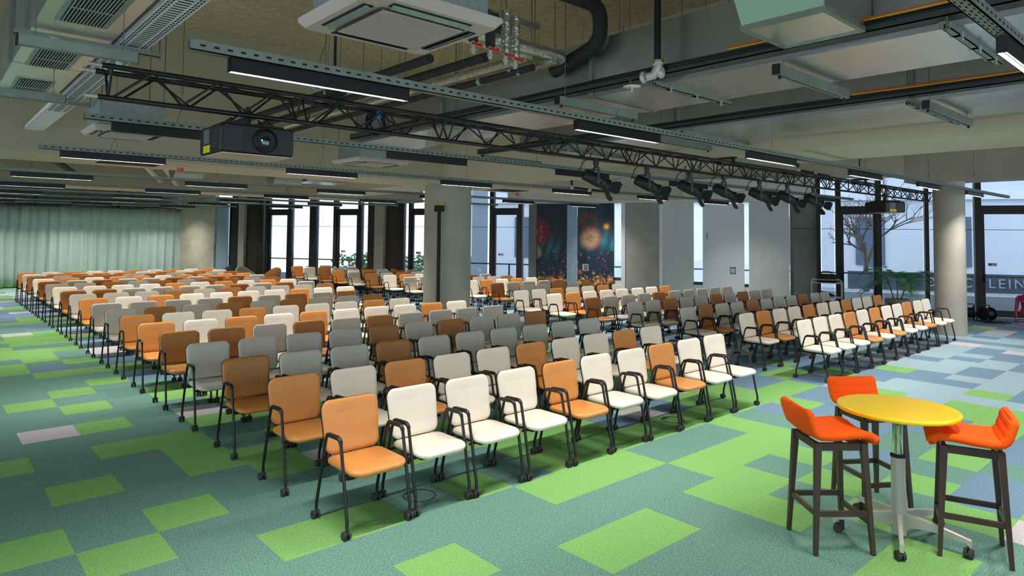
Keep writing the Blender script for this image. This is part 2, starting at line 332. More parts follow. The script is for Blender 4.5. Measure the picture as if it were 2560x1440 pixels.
def door(n, y0, y1, handle_hi=True, sticker=True, label=''):
    """outer jambs at y0,y1: dark frame, glazed leaf, transom light above"""
    d = struct('door_%d' % n, label)
    jw = min(.14, (y1 - y0) * .12)
    for a, b in ((y0, y0 + jw), (y1 - jw, y1)): panel('jamb', a, b, 0, 3.95, -.1, .1, 'frame', d)
    panel('transom_bar', y0 + jw, y1 - jw, 2.97, 3.1, -.09, .1, 'frame', d)
    panel('transom_pane', y0 + jw, y1 - jw, 3.1, 3.95, -.02, -.008, GL, d)
    lf = panel('door_leaf', y0 + jw, y1 - jw, .02, .2, -.05, .07, 'frame', d)
    panel('top_rail', y0 + jw, y1 - jw, 2.86, 2.97, -.05, .07, 'frame', d)
    sw = .1
    for a, b in ((y0 + jw, y0 + jw + sw * .6), (y1 - jw - sw * .6, y1 - jw)): panel('stile', a, b, .2, 2.86, -.05, .07, 'frame', d)
    panel('pane', y0 + jw + sw * .6, y1 - jw - sw * .6, .2, 2.86, -.02, -.008, GL, d)
    panel('screen_rail', y0 + jw + sw * .6, y1 - jw - sw * .6, 2.418, 2.433, -.004, .012, 'greydark', d)
    yh = y1 - jw - .04
    panel('handle', yh - .015, yh + .015, .95, 1.2, .07, .12, 'black', d)
    if sticker:
        st = panel('warning_sticker', yh - .28, yh - .1, 1.42, 1.5, -.004, 0, 'stick_w', d); panel('sticker_symbol', yh - .17, yh - .11, 1.43, 1.49, 0, .002, 'stick_r', d)
door(1, 25.5, 26.63, sticker=False, label='glazed door nearest the lounge armchairs'); door(2, 22.62, 23.74, label='glazed door behind the rear chair rows'); door(3, 19.95, 20.81, label='glazed door half hidden by the middle pillar')
door(4, 16.85, 17.93, label='glazed door beside the fireworks panels'); door(5, 7.04, 8.11, sticker=False, label='glazed door behind the potted palm'); door(6, 3.75, 5.0, label='glazed door behind the magenta mannequin')
# white service door
d = struct('door_7', 'flush white service door with a small recessed metal handle plate')
panel('door_frame', 10.38, 11.48, 0, 3.2, -.05, .1, 'white', d); panel('door_leaf', 10.52, 11.36, .02, 2.43, .1, .115, 'white', d); panel('top_panel', 10.52, 11.36, 2.445, 3.19, .1, .115, 'white', d)
hp = panel('handle_plate', 10.6, 10.76, 1.0, 1.22, .115, .121, 'glabel', d); panel('handle_recess', 10.62, 10.74, 1.04, 1.18, .121, .124, 'silver', d); panel('hinge', 11.35, 11.365, 2.1, 2.3, .1, .125, 'greydark', d)

# fireworks wall graphics: flat print, coloured per vertex ------------------------------------
def night(u, v, seed):
    """u across 0..1, v up 0..1 -> rgb (display values)"""
    r, g_, b = 10 + 8 * v, 22 + 14 * v, 36 + 14 * v
    def n2(x, y): return .5 + .25 * math.sin(x * 7.1 + seed * 3) * math.cos(y * 5.3 + 1.7 * x) + .25 * math.sin(x * 15.7 - y * 9.1 + seed)
    cl = n2(u * 1.3, v * 1.6) * max(0, 1 - abs(v - (.52 if seed == 1 else .6)) / .22)
    if seed == 2: cl *= .4 + .9 * u
    r += 14 * cl; g_ += 100 * cl; b += 105 * cl
    hill = .43 + .045 * math.sin(u * 5 + seed * 2.2) + .02 * math.sin(u * 13 + seed) + (.05 * u if seed == 2 else 0)
    if v < hill: k = .35 + .4 * v; r, g_, b = 14 + 18 * k, 26 + 34 * k, 44 + 40 * k
    return r, g_, b
def burst(px, u, v, cx, cy, R, col, asp, rays, inner=0, seed=0):
    dx, dy = (u - cx) * asp, v - cy; d_ = math.hypot(dx, dy) / R
    if d_ > 1.25 or d_ < inner: return px
    a = math.atan2(dy, dx); h = .5 + .5 * math.cos(a * rays + 1.5 * math.sin(a * 5 + seed))
    k = max(0, min(1, (1.15 - d_) * 2.4)) * (.35 + .65 * h ** 1.5) * (.55 + .45 * d_)
    return tuple(p * (1 - k) + c * k for p, c in zip(px, col))
def wallart(y0, y1, z0, z1, seed, name, parent, off):
    NU, NV = 72, 150; w = (fp(y0) - fp(y1)).length; asp = w / (z1 - z0)
    rg = random.Random(40 + seed); dots = []
    for i in range(150):
        dots.append((rg.random(), rg.gauss(.185, .035), rg.uniform(.004, .011), rg.choice([(236, 128, 40), (250, 170, 70), (200, 84, 24), (255, 200, 110)])))
    for i in range(26): dots.append((rg.random(), rg.uniform(.26, .5), rg.uniform(.004, .008), rg.choice([(226, 96, 44), (220, 70, 60), (240, 150, 60)])))
    if seed == 1:
        for i in range(40): dots.append((abs(rg.gauss(.1, .18)), rg.gauss(.66, .07), rg.uniform(.004, .009), rg.choice([(226, 70, 40), (236, 110, 60)])))
        dots += [(.8, .2, .022, (240, 150, 60)), (.78, .235, .014, (230, 120, 50)), (.57, .5, .008, (250, 150, 150))]
    else: dots += [(.9, .22, .02, (250, 170, 90)), (.88, .25, .016, (230, 120, 60)), (.8, .76, .022, (240, 170, 40)), (.45, .28, .014, (250, 160, 60)), (.07, .29, .02, (200, 100, 50)), (.1, .47, .012, (160, 110, 70))]
    streaks = [(rg.random(), rg.uniform(.006, .014), rg.uniform(.4, 1)) for i in range(26)]
    vs, cols = [], []
    for j in range(NV + 1):
        for i in range(NU + 1):
            u, v = i / NU, j / NV
            p = fp(y1 + (y0 - y1) * u, off, z0 + (z1 - z0) * v); vs.append(p)
            px = night(u, v, seed)
            if seed == 1:
                px = burst(px, u, v, -.02, .71, .16, (178, 22, 60), asp, 23, 0, 3); px = burst(px, u, v, -.03, .48, .07, (230, 170, 150), asp, 17); px = burst(px, u, v, .5, .72, .07, (90, 44, 24), asp, 9, .5)
            else:
                px = burst(px, u, v, .36, .9, .15, (20, 92, 104), asp, 31, .25, 1); px = burst(px, u, v, .3, .82, .11, (150, 64, 34), asp, 19, .2, 2)
                px = burst(px, u, v, .36, .635, .125, (232, 142, 118), asp, 38, 0, 5); px = burst(px, u, v, .36, .635, .085, (220, 168, 92), asp, 33, 0, 7); px = burst(px, u, v, .8, .765, .035, (220, 140, 30), asp, 9)
            for (a, b, rr, c) in dots:
                q = ((u - a) * asp) ** 2 + (v - b) ** 2
                if q < 9 * rr * rr: k = math.exp(-q / (rr * rr) * .9); px = tuple(p_ * (1 - k) + c_ * k for p_, c_ in zip(px, c))
            if v < .13:
                px = tuple(p_ * .5 for p_ in px)
                for (a, ww, k0) in streaks:
                    k = k0 * math.exp(-((u - a) / ww / 1.6) ** 2) * min(1, v / .13 + .15); px = tuple(p_ * (1 - k) + c_ * k for p_, c_ in zip(px, (196, 84, 28)))
            cols.append((lin(px[0] / 255), lin(max(0, px[1]) / 255), lin(px[2] / 255), 1))
    me = bpy.data.meshes.new(name); S_ = NU + 1
    me.from_pydata([tuple(p) for p in vs], [], [(j * S_ + i, j * S_ + i + 1, (j + 1) * S_ + i + 1, (j + 1) * S_ + i) for j in range(NV) for i in range(NU)])
    ca = me.color_attributes.new('print', 'FLOAT_COLOR', 'POINT')
    ca.data.foreach_set('color', [c for q in cols for c in q])
    m = bpy.data.materials.new('fireworks_print_%d' % seed); m.use_nodes = True; nt = m.node_tree
    a = nt.nodes.new('ShaderNodeAttribute'); a.attribute_name = 'print'; p = nt.nodes['Principled BSDF']; p.inputs['Roughness'].default_value = .45
    nt.links.new(a.outputs['Color'], p.inputs['Base Color']); me.materials.append(m)
    return link(name, me, parent)
for k, (y0, y1, lab) in enumerate(((15.4, 16.36, 'dark wall graphic of fireworks and a night lake town, beside the concrete pier'), (13.99, 15.08, 'dark wall graphic with a large peach firework and a metal handle plate'))):
    t = thing('wall_graphic', lab, 'wall graphic')
    panel('backing_board', y0, y1, 0, 3.24, .02, .13, 'black', t); wallart(y0, y1, 0, 3.24, k + 1, 'print', t, .133)
    if k: panel('handle_plate', 14.74, 14.92, .98, 1.2, .134, .142, 'stick_w', t); panel('handle_recess', 14.76, 14.88, 1.0, 1.18, .142, .145, 'glabel', t)
    if k: panel('panel_joint', 14.14, 14.145, 0, 3.24, .134, .136, 'hole', t); panel('panel_joint', 14.14, 14.75, 2.12, 2.126, .134, .136, 'hole', t)
t = thing('vertical_blind', 'stack of pale blue vertical blind slats between the two fireworks panels', 'blind')
panel('head_rail', 15.09, 15.39, 3.18, 3.24, .05, .2, 'greydark', t)
for i in range(9):
    y = 15.105 + .034 * i; panel('slat', y, y + .012, .1, 3.17, .05, .19, 'slatblue', t)

# curtain wall ------------------------------------------------------------------------------
cu = thing('stage_curtain', 'floor length mint green curtain across the far wall', 'curtain')
mb = MB(); N = 420; rings = []; rr = random.Random(3); ph = [rr.uniform(0, 6.28) for _ in range(6)]
def fold(x, v):
    a = .055 * math.sin(x * 2 * PI / .33 + 1.3 * math.sin(x * 1.7 + ph[0])) + .022 * math.sin(x * 2 * PI / .17 + ph[1] + 2 * math.sin(x * .9)) + .02 * math.sin(x * 2.3 + ph[2])
    return a * (.6 + .5 * (1 - v))
vs = []; NVV = 7
for i in range(N + 1):
    x = -4.3 + (8.2 + 4.3) * i / N
    for j in range(NVV + 1):
        v = j / NVV; vs.append((x + .03 * (1 - v) * math.sin(x * 5 + ph[3]), 30.55 + fold(x, v), .03 + 3.04 * v))
fs = [(i * (NVV + 1) + j, (i + 1) * (NVV + 1) + j, (i + 1) * (NVV + 1) + j + 1, i * (NVV + 1) + j + 1) for i in range(N) for j in range(NVV)]
mb.add(vs, fs, 0, True); cuo = mb.build('drape', 'curtain', cu); sm = cuo.modifiers.new('cloth', 'SOLIDIFY'); sm.thickness = .012
mb = MB(); mb.b2(-4.4, 8.25, 30.5, 30.62, 3.07, 3.12); mb.build('curtain_rail', 'greydark', cu)
for x in (-2.2, .2, 3.0, 5.8):
    mb = MB(); mb.b2(x - .03, x + .03, 30.8, 30.95, 3.1, 4.6); tag(mb.build('trim_%d' % int(x + 5), 'black'), None, None, None, 'structure')
# ---------------------------------------------------------------- conference chairs
YR = [0, 4.02, 5.04, 6.2, 7.4, 8.5, 9.6, 10.7, 11.75, 12.9, 14.05, 15.15, 16.25, 17.4, 18.55, 19.7, 20.8, 21.95, 23.1, 24.2]
HW = .258
def seat_mb(mb, mi=0, n=5):
    rings = []
    for ins, z in ((.035, .412), (.006, .424), (0, .440), (.004, .452), (.02, .462), (.07, .4665), (.16, .466)):
        pts = rrect(.475 - 2 * ins, .46 - 2 * ins, max(.02, .095 - ins), n)
        rings.append([(x, y + .195, z - .016 * max(0, (-y - .1) / .13) ** 2 + .006 * min(1, abs(x) / .2) ** 2) for x, y in pts])
    mb.loft(rings, mi)
BT = Vector((0, .075, .39)).normalized(); BNRM = Vector((0, -BT.z, BT.y)); B0 = Vector((0, .425, .468))
def back_pt(u, v, t):
    wd = .93 + .07 * min(1, v / .3)
    p = B0 + BT * (v + .016 * (1 - (u / .24) ** 2) * max(0, (v - .2) / .19)) + BNRM * (t + .3 * u * u - .02 * (v / .39) * (v / .39 - 1) * -2)
    return (u * wd, p.y, p.z)
def back_mb(mb, t0, layers, grow=0, mi=0, n=5):
    rings = []
    for ins, t in layers:
        rings.append([back_pt(x, y + .195, t0 + t) for x, y in rrect(.48 + grow - 2 * ins, .39 + grow * .5 - 2 * ins, max(.015, .062 - ins), n)])
    mb.loft(rings, mi)
PADL = ((.012, 0), (0, .006), (0, .016), (.006, .024), (.03, .029), (.1, .031))
SHL = ((.03, -.012), (.006, -.01), (0, -.004), (.002, 0))
def leg_path(sx):
    x = sx * HW; xi = sx * (HW - .004)
    return [(x, .0, .062), (x, .002, .13), (x, .012, .165), (x, .06, .4), (x, .105, .60), (x, .113, .632), (x, .128, .652), (x, .155, .661), (x, .3, .655), (x, .325, .646), (x, .34, .625), (x, .352, .59), (x, .40, .40), (x, .462, .17), (x, .474, .13), (x, .478, .062)]
def pad_mb(mb, sx, mi=0):
    x = sx * HW; rings = []
    for y, z, w, h in ((.108, .628, .012, .012), (.112, .644, .015, .014), (.128, .664, .016, .014), (.158, .672, .016, .013), (.3, .666, .016, .013), (.322, .66, .014, .011), (.33, .652, .01, .008)):
        rings.append([(x + a * w, y, z + b * h - .004) for a, b in ((-1, -.6), (-1, .4), (-.6, 1), (.6, 1), (1, .4), (1, -.6))])
    mb.loft(rings, mi)
def caster_mb(mb, x, y, sx, mi=0, n=12):
    for dx in (-.017, .017): mb.cyl((x + dx - .009, y + .01, .03), (x + dx + .009, y + .01, .03), .03, n, mi)
    mb.cyl((x, y, .04), (x, y, .085), .013, 8, mi)
def frame_mb(mb, mi=0):
    mb.box((0, .2, .402), (.36, .3, .022), mi)
    for y in (.075, .39): mb.tube([(-HW, y + (.02 if y < .2 else .012), .405), (HW, y + (.02 if y < .2 else .012), .405)], .011, 6, mi)
    for sx in (-1, 1): mb.tube([(sx * .17, .36, .402), (sx * .17, .43, .41), (sx * .175, .447, .46), (sx * .175, .462, .56)], .011, 6, mi)
sm_ = {}
def shared():
    for cname in ('cream', 'tan'):
        a = MB(); seat_mb(a); b = MB(); back_mb(b, 0, PADL)
        sm_[cname] = (a.mesh('seat', cname), b.mesh('backrest', cname))
    c = MB(); back_mb(c, 0, SHL, .008); sm_['shell'] = c.mesh('back_shell', 'shell')
    c = MB(); frame_mb(c); sm_['frame'] = c.mesh('seat_frame', 'tube')
    for sx in (-1, 1):
        c = MB(); c.tube(leg_path(sx), .0125, 8); sm_['leg', sx] = c.mesh('side_frame', 'tube')
        c = MB(); pad_mb(c, sx); sm_['pad', sx] = c.mesh('armrest', 'shell')
        for y in (0, .478): c = MB(); caster_mb(c, sx * HW, y, sx); sm_['cast', sx, y] = c.mesh('caster', 'rubber')
    c = MB(); frame_mb(c)
    for sx in (-1, 1):
        c.tube(leg_path(sx)[::1], .0125, 6); pad_mb(c, sx)
        for y in (0, .478): caster_mb(c, sx * HW, y, sx, 0, 8)
    sm_['midframe'] = c.mesh('frame', 'tube')
    for cname in ('cream', 'tan'):
        c = MB(); seat_mb(c, 0, 3); back_mb(c, 0, PADL[1:], 0, 0, 3); back_mb(c, 0, SHL, .008, 1, 3)
        for sx in (-1, 1):
            lp = leg_path(sx); c.tube([lp[i] for i in (0, 2, 4, 7, 8, 10, 13, 15)], .0125, 5, 1)
            for y in (0, .478): caster_mb(c, sx * HW, y, sx, 1, 6)
        c.box((0, .2, .402), (.36, .3, .022), 1)
        for y in (.095, .402): c.tube([(-HW, y, .405), (HW, y, .405)], .011, 4, 1)
        sm_['far', cname] = c.mesh('conference_chair', [cname, 'tube'])
shared()
def chair(x0, row, kind, label, group, level):
    cn = 'cream' if kind == 'W' else 'tan'
    j = random.Random(int(x0 * 1000) + row)
    loc = (x0 + HW + j.uniform(-.003, .003), YR[row] + j.uniform(-.012, .012), 0); rz = j.uniform(-.005, .005)
    if level == 2: return tag(link('conference_chair', sm_['far', cn], None, loc, rz), label, 'chair', group)
    c = thing('conference_chair', label, 'chair', loc, rz, group)
    link('seat', sm_[cn][0], c); link('backrest', sm_[cn][1], c); link('back_shell', sm_['shell'], c)
    if level == 1: link('frame', sm_['midframe'], c); return c
    link('seat_frame', sm_['frame'], c)
    for sx in (-1, 1):
        f = link('side_frame', sm_['leg', sx], c); link('armrest', sm_['pad', sx], f)
        for y in (0, .478): link('caster', sm_['cast', sx, y], f)
    return c
LEFT = ['', 'TWWWTWWTWW', 'TWTWWTWWTW', 'TWWTWWWWWW', 'WWWWTWTWWT', 'TTWTWTWWWW', 'TWTWTWWWTW', 'TWWTWWWTW', 'WTWTWTWWT', 'WWWWTWTWT', 'TWTWWWWTWW', 'WWWTWTWWWT', 'TTWWWWTWTW', 'WWWWTWTWTW', 'WWTWTWTTWT', 'TWTWWTWTTW', 'WTWTTWTTTT', 'TWTTWTWTWT', 'WTTTTWTWTW', 'TWTWWTWTWT']
for row in range(1, 20):
    for k, ch in enumerate(LEFT[row]):
        lab = '%s padded chair, %s from green side aisle, %s row of the curtain-side block' % ('cream' if ch == 'W' else 'tan', ORD[k + 1], 'front' if row == 1 else ORD[row])
        chair(1.945 + .584 * k, row, ch, lab, 'chairs of the curtain-side block', 0 if row < 5 else 1 if row < 9 else 2)
RIGHT = {1: (0, 'WWWTWTWWTWW'), 2: (0, 'WTWWTWWTWWT'), 3: (0, 'WTWWTWWWTWW'), 4: (0, 'WWTWWTWTWW'), 5: (0, 'TWWWTWWWWW'), 6: (0, 'WTWWWWWT'), 7: (0, 'WWTWWTW'), 8: (2, 'WWTWT'), 9: (2, 'TWWWT'), 10: (2, 'WTWTW'), 11: (1, 'W..WWT'), 12: (1, 'WW..TW'), 13: (1, 'WTWT'), 14: (1, 'TWTWW'), 15: (1, 'WTWTW'), 16: (1, 'TWTWTW'), 17: (1, 'TWWTW'), 18: (1, 'WTWW'), 19: (1, 'TWT')}
for row, (k0, st) in RIGHT.items():
    for i, ch in enumerate(st):
        if ch == '.': continue
        x0 = 9.76 + .578 * i if row == 1 else 9.9 + .586 * (k0 + i)
        if row in (2, 3): x0 = 9.88 + .58 * i
        lab = '%s padded chair, %s from middle aisle, %s row of the window-side block' % ('cream' if ch == 'W' else 'tan', ORD[k0 + i + 1], 'front' if row == 1 else ORD[row])
        chair(x0, row, ch, lab, 'chairs of the window-side block', 0 if row < 5 else 1 if row < 9 else 2)

# ---------------------------------------------------------------- bar table and stools
t = thing('bar_table', 'round yellow bar table on a silver five-star base with casters', 'table', (4.98, 1.5, 0), math.radians(128))
mb = MB(); mb.lathe([(.38, .888), (.392, .891), (.395, .897), (.395, .914), (.392, .919), (.387, .92)], 72); o = mb.build('tabletop', ['yellow'], t)
mb = MB(); mb.lathe([(.034, .55), (.034, .86), (.07, .862), (.07, .888)], 24); mb.build('gas_lift', 'chrome', t)
mb = MB(); mb.lathe([(.047, .022), (.049, .03), (.047, .565)], 28); mb.build('column', 'silver', t)
mb = MB(); mb.lathe([(.048, .565), (.051, .568), (.051, .582), (.04, .586)], 28); mb.build('collar', 'black', t)
for k in range(5):
    a = 2 * PI * k / 5; R_ = Matrix.Rotation(a, 3, 'Z')
    mb = MB(); rings = []
    for x, zt, h, w in ((.03, .185, .1, .036), (.2, .165, .062, .03), (.41, .125, .035, .026), (.425, .122, .055, .026), (.44, .118, .055, .024)):
        rings.append([R_ @ Vector((x, y, z)) for y, z in ((-w / 2, zt - h), (-w / 2, zt - .004), (-w / 2 + .005, zt), (w / 2 - .005, zt), (w / 2, zt - .004), (w / 2, zt - h))])
    mb.loft(rings, 0, False); leg = mb.build('base_arm', 'silver', t)
    mb = MB(); c_ = R_ @ Vector((.425, 0, 0)); rz = a + 1.1 + k
    ax = Vector((math.cos(rz), math.sin(rz), 0)); bk = Vector((-ax.y, ax.x, 0)) * .018
    for q in (-.016, .016): p = c_ + ax * q + bk + Vector((0, 0, .032)); mb.cyl(p - ax * .01, p + ax * .01, .032, 18)
    mb.cyl(c_ + Vector((0, 0, .04)), c_ + Vector((0, 0, .075)), .014, 10); mb.box(c_ + bk * 2 + Vector((0, 0, .034)), (.02, .035, .014), 0, rz); mb.build('caster', 'rubber', leg)

def stool_seat(mb):
    # side profile: u = forward distance, z; from the curled front lip to the top of the low back
    pr = [(.225, .715), (.232, .735), (.222, .757), (.195, .772), (.15, .778), (.10, .778), (.05, .774), (0, .77), (-.05, .767), (-.10, .766), (-.14, .769), (-.17, .778), (-.19, .795), (-.203, .82), (-.213, .85), (-.222, .88), (-.23, .91), (-.236, .935), (-.238, .95)]
    P = []
    for i in range(len(pr) - 1):
        for k in range(5): P.append(tuple(pr[i][j] + (pr[i + 1][j] - pr[i][j]) * k / 5 for j in (0, 1)))
    P.append(pr[-1]); L = [0]
    for i in range(1, len(P)): L.append(L[-1] + math.dist(P[i], P[i - 1]))
    rings = []; tot = L[-1]
    for i, (u, z) in enumerate(P):
        a = P[max(0, i - 1)]; b = P[min(len(P) - 1, i + 1)]; tx, tz = b[0] - a[0], b[1] - a[1]; q = math.hypot(tx, tz); nx, nz = -tz / q, tx / q   # towards underside/back
        if nz > 0 and u > -.15: nx, nz = -nx, -nz
        quilt = .006 * abs(math.sin(PI * L[i] / .062)) ** .5
        e = min(1, min(L[i], tot - L[i]) / .03); th = .011 + .011 * math.sqrt(max(.05, e)); hw = (.205 + .01 * min(1, L[i] / .3)) * (1 - .12 * (1 - math.sqrt(max(0, e))))
        ring = []
        for sw, st in ((-1, 0), (-.985, 1), (-.93, 1.25), (-.5, 1.1), (0, 1.1), (.5, 1.1), (.93, 1.25), (.985, 1), (1, 0), (.985, -.8), (.9, -1), (0, -1), (-.9, -1), (-.985, -.8)):
            off = st * th + (quilt if st > 0 else 0) * (1 if abs(sw) < .96 else .2); up_ = .016 * abs(sw) ** 3
            ring.append((sw * hw, u - nx * off + (0), z - nz * off + (up_ if st > 0 else up_)))
        rings.append(ring)
    mb.loft(rings, 0)
def stool_leg(mb, b, tp, wb=.026, wt=.042):
    b, tp = Vector(b), Vector(tp); rings = []
    for p, w in ((b, wb), (tp, wt)): rings.append([(p.x + i * w / 2, p.y + j * w / 2, p.z) for i, j in ((-1, -1), (1, -1), (1, 1), (-1, 1))])
    mb.loft(rings, 0, False)
ms = MB(); stool_seat(ms); stool_me = ms.mesh('seat', 'orange')
FT = {(-1, 1): (-.2, .198), (1, 1): (.2, .198), (1, -1): (.2, -.198), (-1, -1): (-.2, -.198)}
def lp(k, z): f = FT[k]; q = z / .735; return (f[0] * (1 - .18 * q), f[1] * (1 - .2 * q), z)
def stool(loc, face, label):
    st = thing('bar_stool', label, 'stool', loc, math.atan2(-face[0], face[1]), 'orange bar stools round the yellow table')
    link('seat', stool_me, st)
    for k in FT: mb = MB(); stool_leg(mb, lp(k, 0), lp(k, .735)); mb.build('leg', 'wood', st)
    def bar(name, a, b, z, h, w=.022):
        mb = MB(); p, q = Vector(lp(a, z)), Vector(lp(b, z)); c = (p + q) / 2; mb.box(c, ((q - p).length, w, h), 0, math.atan2((q - p).y, (q - p).x)); mb.build(name, 'wood', st)
    for a, b in (((-1, 1), (1, 1)), ((1, 1), (1, -1)), ((1, -1), (-1, -1)), ((-1, -1), (-1, 1))): bar('apron', a, b, .712, .05, .024)
    for (a, b), z in ((((-1, 1), (1, 1)), .21), (((1, 1), (1, -1)), .27), (((1, -1), (-1, -1)), .27), (((-1, -1), (-1, 1)), .27)): bar('stretcher', a, b, z, .036)
    return st
stool((4.51, 1.795, 0), (.77, -.64), 'orange bar stool with its plain back turned to the chairs, beside the table')
stool((5.125, 1.095, 0), (-.33, .94), 'orange bar stool seen from the side, ribbed seat partly shaded by the tabletop')
stool((5.48, 1.87, 0), (-.55, -.83), 'orange bar stool behind the yellow table, ribbed back facing the camera')
for x, y, lab in ((2.78, 4.35, 'dark ring of a floor box under the front row near its tan end chair'), (6.3, 4.33, 'dark ring of a floor box under the front row beside its far end')):
    mb = MB(); mb.tube([(x + .13 * math.cos(a * PI / 20), y + .13 * math.sin(a * PI / 20), .001) for a in range(40)], .006, 6, 0, True)
    t = thing('floor_box', lab, 'floor box'); mb.build('ring', 'ring', t); mb = MB(); mb.box((x - .02, y + .1, .002), (.085, .04, .006)); mb.build('lid_tab', 'ring', t)
# ---------------------------------------------------------------- light tracks and pendant lights
TR = [(.55, 4), (3.68, 8), (6.8, 8), (9.78, 6), (13.95, 6), (17.05, 5), (20.5, 4), (23.6, 4), (27.0, 4), (29.5, 3)]
LZ = 3.15
hm = MB(); hm.b2(-.61, .61, -.024, -.0195, -.085, 0); hm.b2(-.61, .61, .0195, .024, -.085, 0); hm.b2(-.6, .6, -.0195, -.019, -.084, -.05, 1); hm.b2(-.6, .6, .019, .0195, -.084, -.05, 1); hm.b2(-.61, .61, -.024, .024, -.006, 0); hm.b2(-.61, -.604, -.024, .024, -.085, 0); hm.b2(.604, .61, -.024, .024, -.085, 0)
house_me = hm.mesh('housing', ['lampblk', 'greydark'])
dm = MB(); dm.b2(-.6, .6, -.018, .018, -.05, -.045); diff_on = dm.mesh('diffuser', 'led'); diff_off = dm.mesh('diffuser', 'lampoff')
lm = MB()
for i in range(40): lm.b2(-.6 + .03 * i, -.598 + .03 * i, -.0185, .0185, -.085, -.058)
louv_me = lm.mesh('louvre', 'lampblk')
TRN = ['track above the bar table', 'track nearest the truss front', 'unlit second track behind the projector', 'track before the cross beam', 'track behind the cross beam', 'second track behind the cross beam', 'third track behind the cross beam', 'fourth track behind the cross beam', 'fifth track behind the cross beam', 'track nearest the green curtain']
for ti, (y, n) in enumerate(TR):
    near = ti < 4
    xs0, step = (.95 if ti < 4 else .8), (2.95 if ti < 4 else 2.8)
    if ti == 0: xs0, step = 3.62, 2.95
    xr = min(FX - FK * y - .9, {0: 16, 1: 19.2, 2: 18.0, 3: 17.5}.get(ti, 30))
    x0 = (-3 if ti == 0 else xs0 - .22)
    tr = thing('light_track', ['galvanised perforated light track above the bar table', 'galvanised light track in front of the black truss', 'galvanised light track behind the first projector, its lamps unlit', 'galvanised light track just before the cross beam', 'galvanised light track just behind the cross beam', 'second galvanised light track behind the cross beam', 'third galvanised light track behind the cross beam', 'fourth galvanised light track behind the cross beam', 'fifth galvanised light track behind the cross beam', 'galvanised light track nearest the green curtain'][ti], 'light track', (0, y, 0), 0, 'ceiling light tracks')
    mb = MB(); mb.b2(x0, xr, -.032, .032, LZ + .0, LZ + .006); mb.b2(x0, xr, -.032, -.026, LZ, LZ + .06); mb.b2(x0, xr, .026, .032, LZ, LZ + .06); mb.build('channel', 'track', tr)
    mb = MB(); k = 0; x = x0 + .05
    while x < (xr if near else x0):
        mb.b2(x, x + .03, -.0328, -.0318, LZ + .026, LZ + .038)
        for yy in ((-.018, .018) if ti == 0 else ()): mb.b2(x, x + .03, yy - .004, yy + .004, LZ - .0008, LZ + .0002)
        if ti == 0: mb.b2(x + .03, x + .06, -.004, .004, LZ - .0008, LZ + .0002)
        x += .075
    if near: tag(mb.build('slots', 'hole', tr), kind='stuff')
    x = xs0 + .6
    while x < xr:
        mb = MB(); mb.tube([(x, 0, LZ + .2), (x, 0, 5.6)], .003, 5); mb.tube([(x, 0, LZ + .2), (x - .03, 0, LZ + .13), (x - .045, 0, LZ + .03)], .003, 4); mb.tube([(x, 0, LZ + .2), (x + .03, 0, LZ + .13), (x + .045, 0, LZ + .03)], .003, 4); mb.cyl((x, 0, LZ + .36), (x, 0, LZ + .43), .009, 8); mb.build('hanger_wire', 'wire', tr); x += step
    on = ti != 2
    k = 0; x = xs0 + .61
    first = True
    while x + .6 < xr + .3 and k < n:
        lab = '%s linear pendant light, %s along the %s' % ('lit black' if on else 'dark black', ORD[k + 1], TRN[ti])
        l = thing('pendant_light', lab, 'lamp', (x, y, LZ), 0, 'black linear pendant lights')
        link('housing', house_me, l); link('diffuser', diff_on if on else diff_off, l)
        if not on: link('louvre', louv_me, l)['kind'] = 'stuff'
        if on:
            ld = bpy.data.lights.new('lamp_light', 'AREA'); ld.shape = 'RECTANGLE'; ld.size = 1.18; ld.size_y = .03; ld.energy = LAMP_W; ld.color = LAMP_COL; ld.spread = LAMP_SPREAD
            lo = bpy.data.objects.new('lamp_light', ld); COL.objects.link(lo); lo.parent = l; lo.location = (0, 0, -.056)
        x += step; k += 1
# lit lamps of the same grid outside the frame, over the near floor
for x in (-2.6,):
    pass

# ---------------------------------------------------------------- lighting truss
ts = thing('lighting_truss', 'long black triangular lighting truss carrying the projector and spotlights', 'truss', (0, 4.85, 0))
TB, TT, TW = 3.03, 3.222, .105
X0, X1, SEG = .5, 17.4, 1.41
for nm, yy, zz in (('bottom_chord', 0, TB), ('top_chord', -TW, TT), ('top_chord', TW, TT)):
    mb = MB(); mb.tube([(X0, yy, zz), (X1, yy, zz)], .0185, 10); o = mb.build(nm, 'tube', ts)
    mb = MB(); mb.cyl((X0 - .075, yy, zz), (X0, yy, zz), .014, 10); mb.build('end_spigot', 'silver', o)
def brace_me(a, b, r=.0085):
    mb = MB(); mb.tube([a, b], r, 6); return mb.mesh('brace', 'tube')
P_ = .225
bm = {}
for sy in (-1, 1):
    bm[sy, 0] = brace_me((0, 0, TB), (P_, sy * TW, TT)); bm[sy, 1] = brace_me((P_, sy * TW, TT), (2 * P_, 0, TB)); bm[sy, 2] = brace_me((0, 0, TB), (0, sy * TW, TT))
bm['t0'] = brace_me((0, -TW, TT), (P_ * 1.4, TW, TT)); bm['t1'] = brace_me((P_ * 1.4, TW, TT), (P_ * 2.8, -TW, TT)); bm['c'] = brace_me((0, -TW, TT), (0, TW, TT))
xs = X0 + .06; nseg = 0
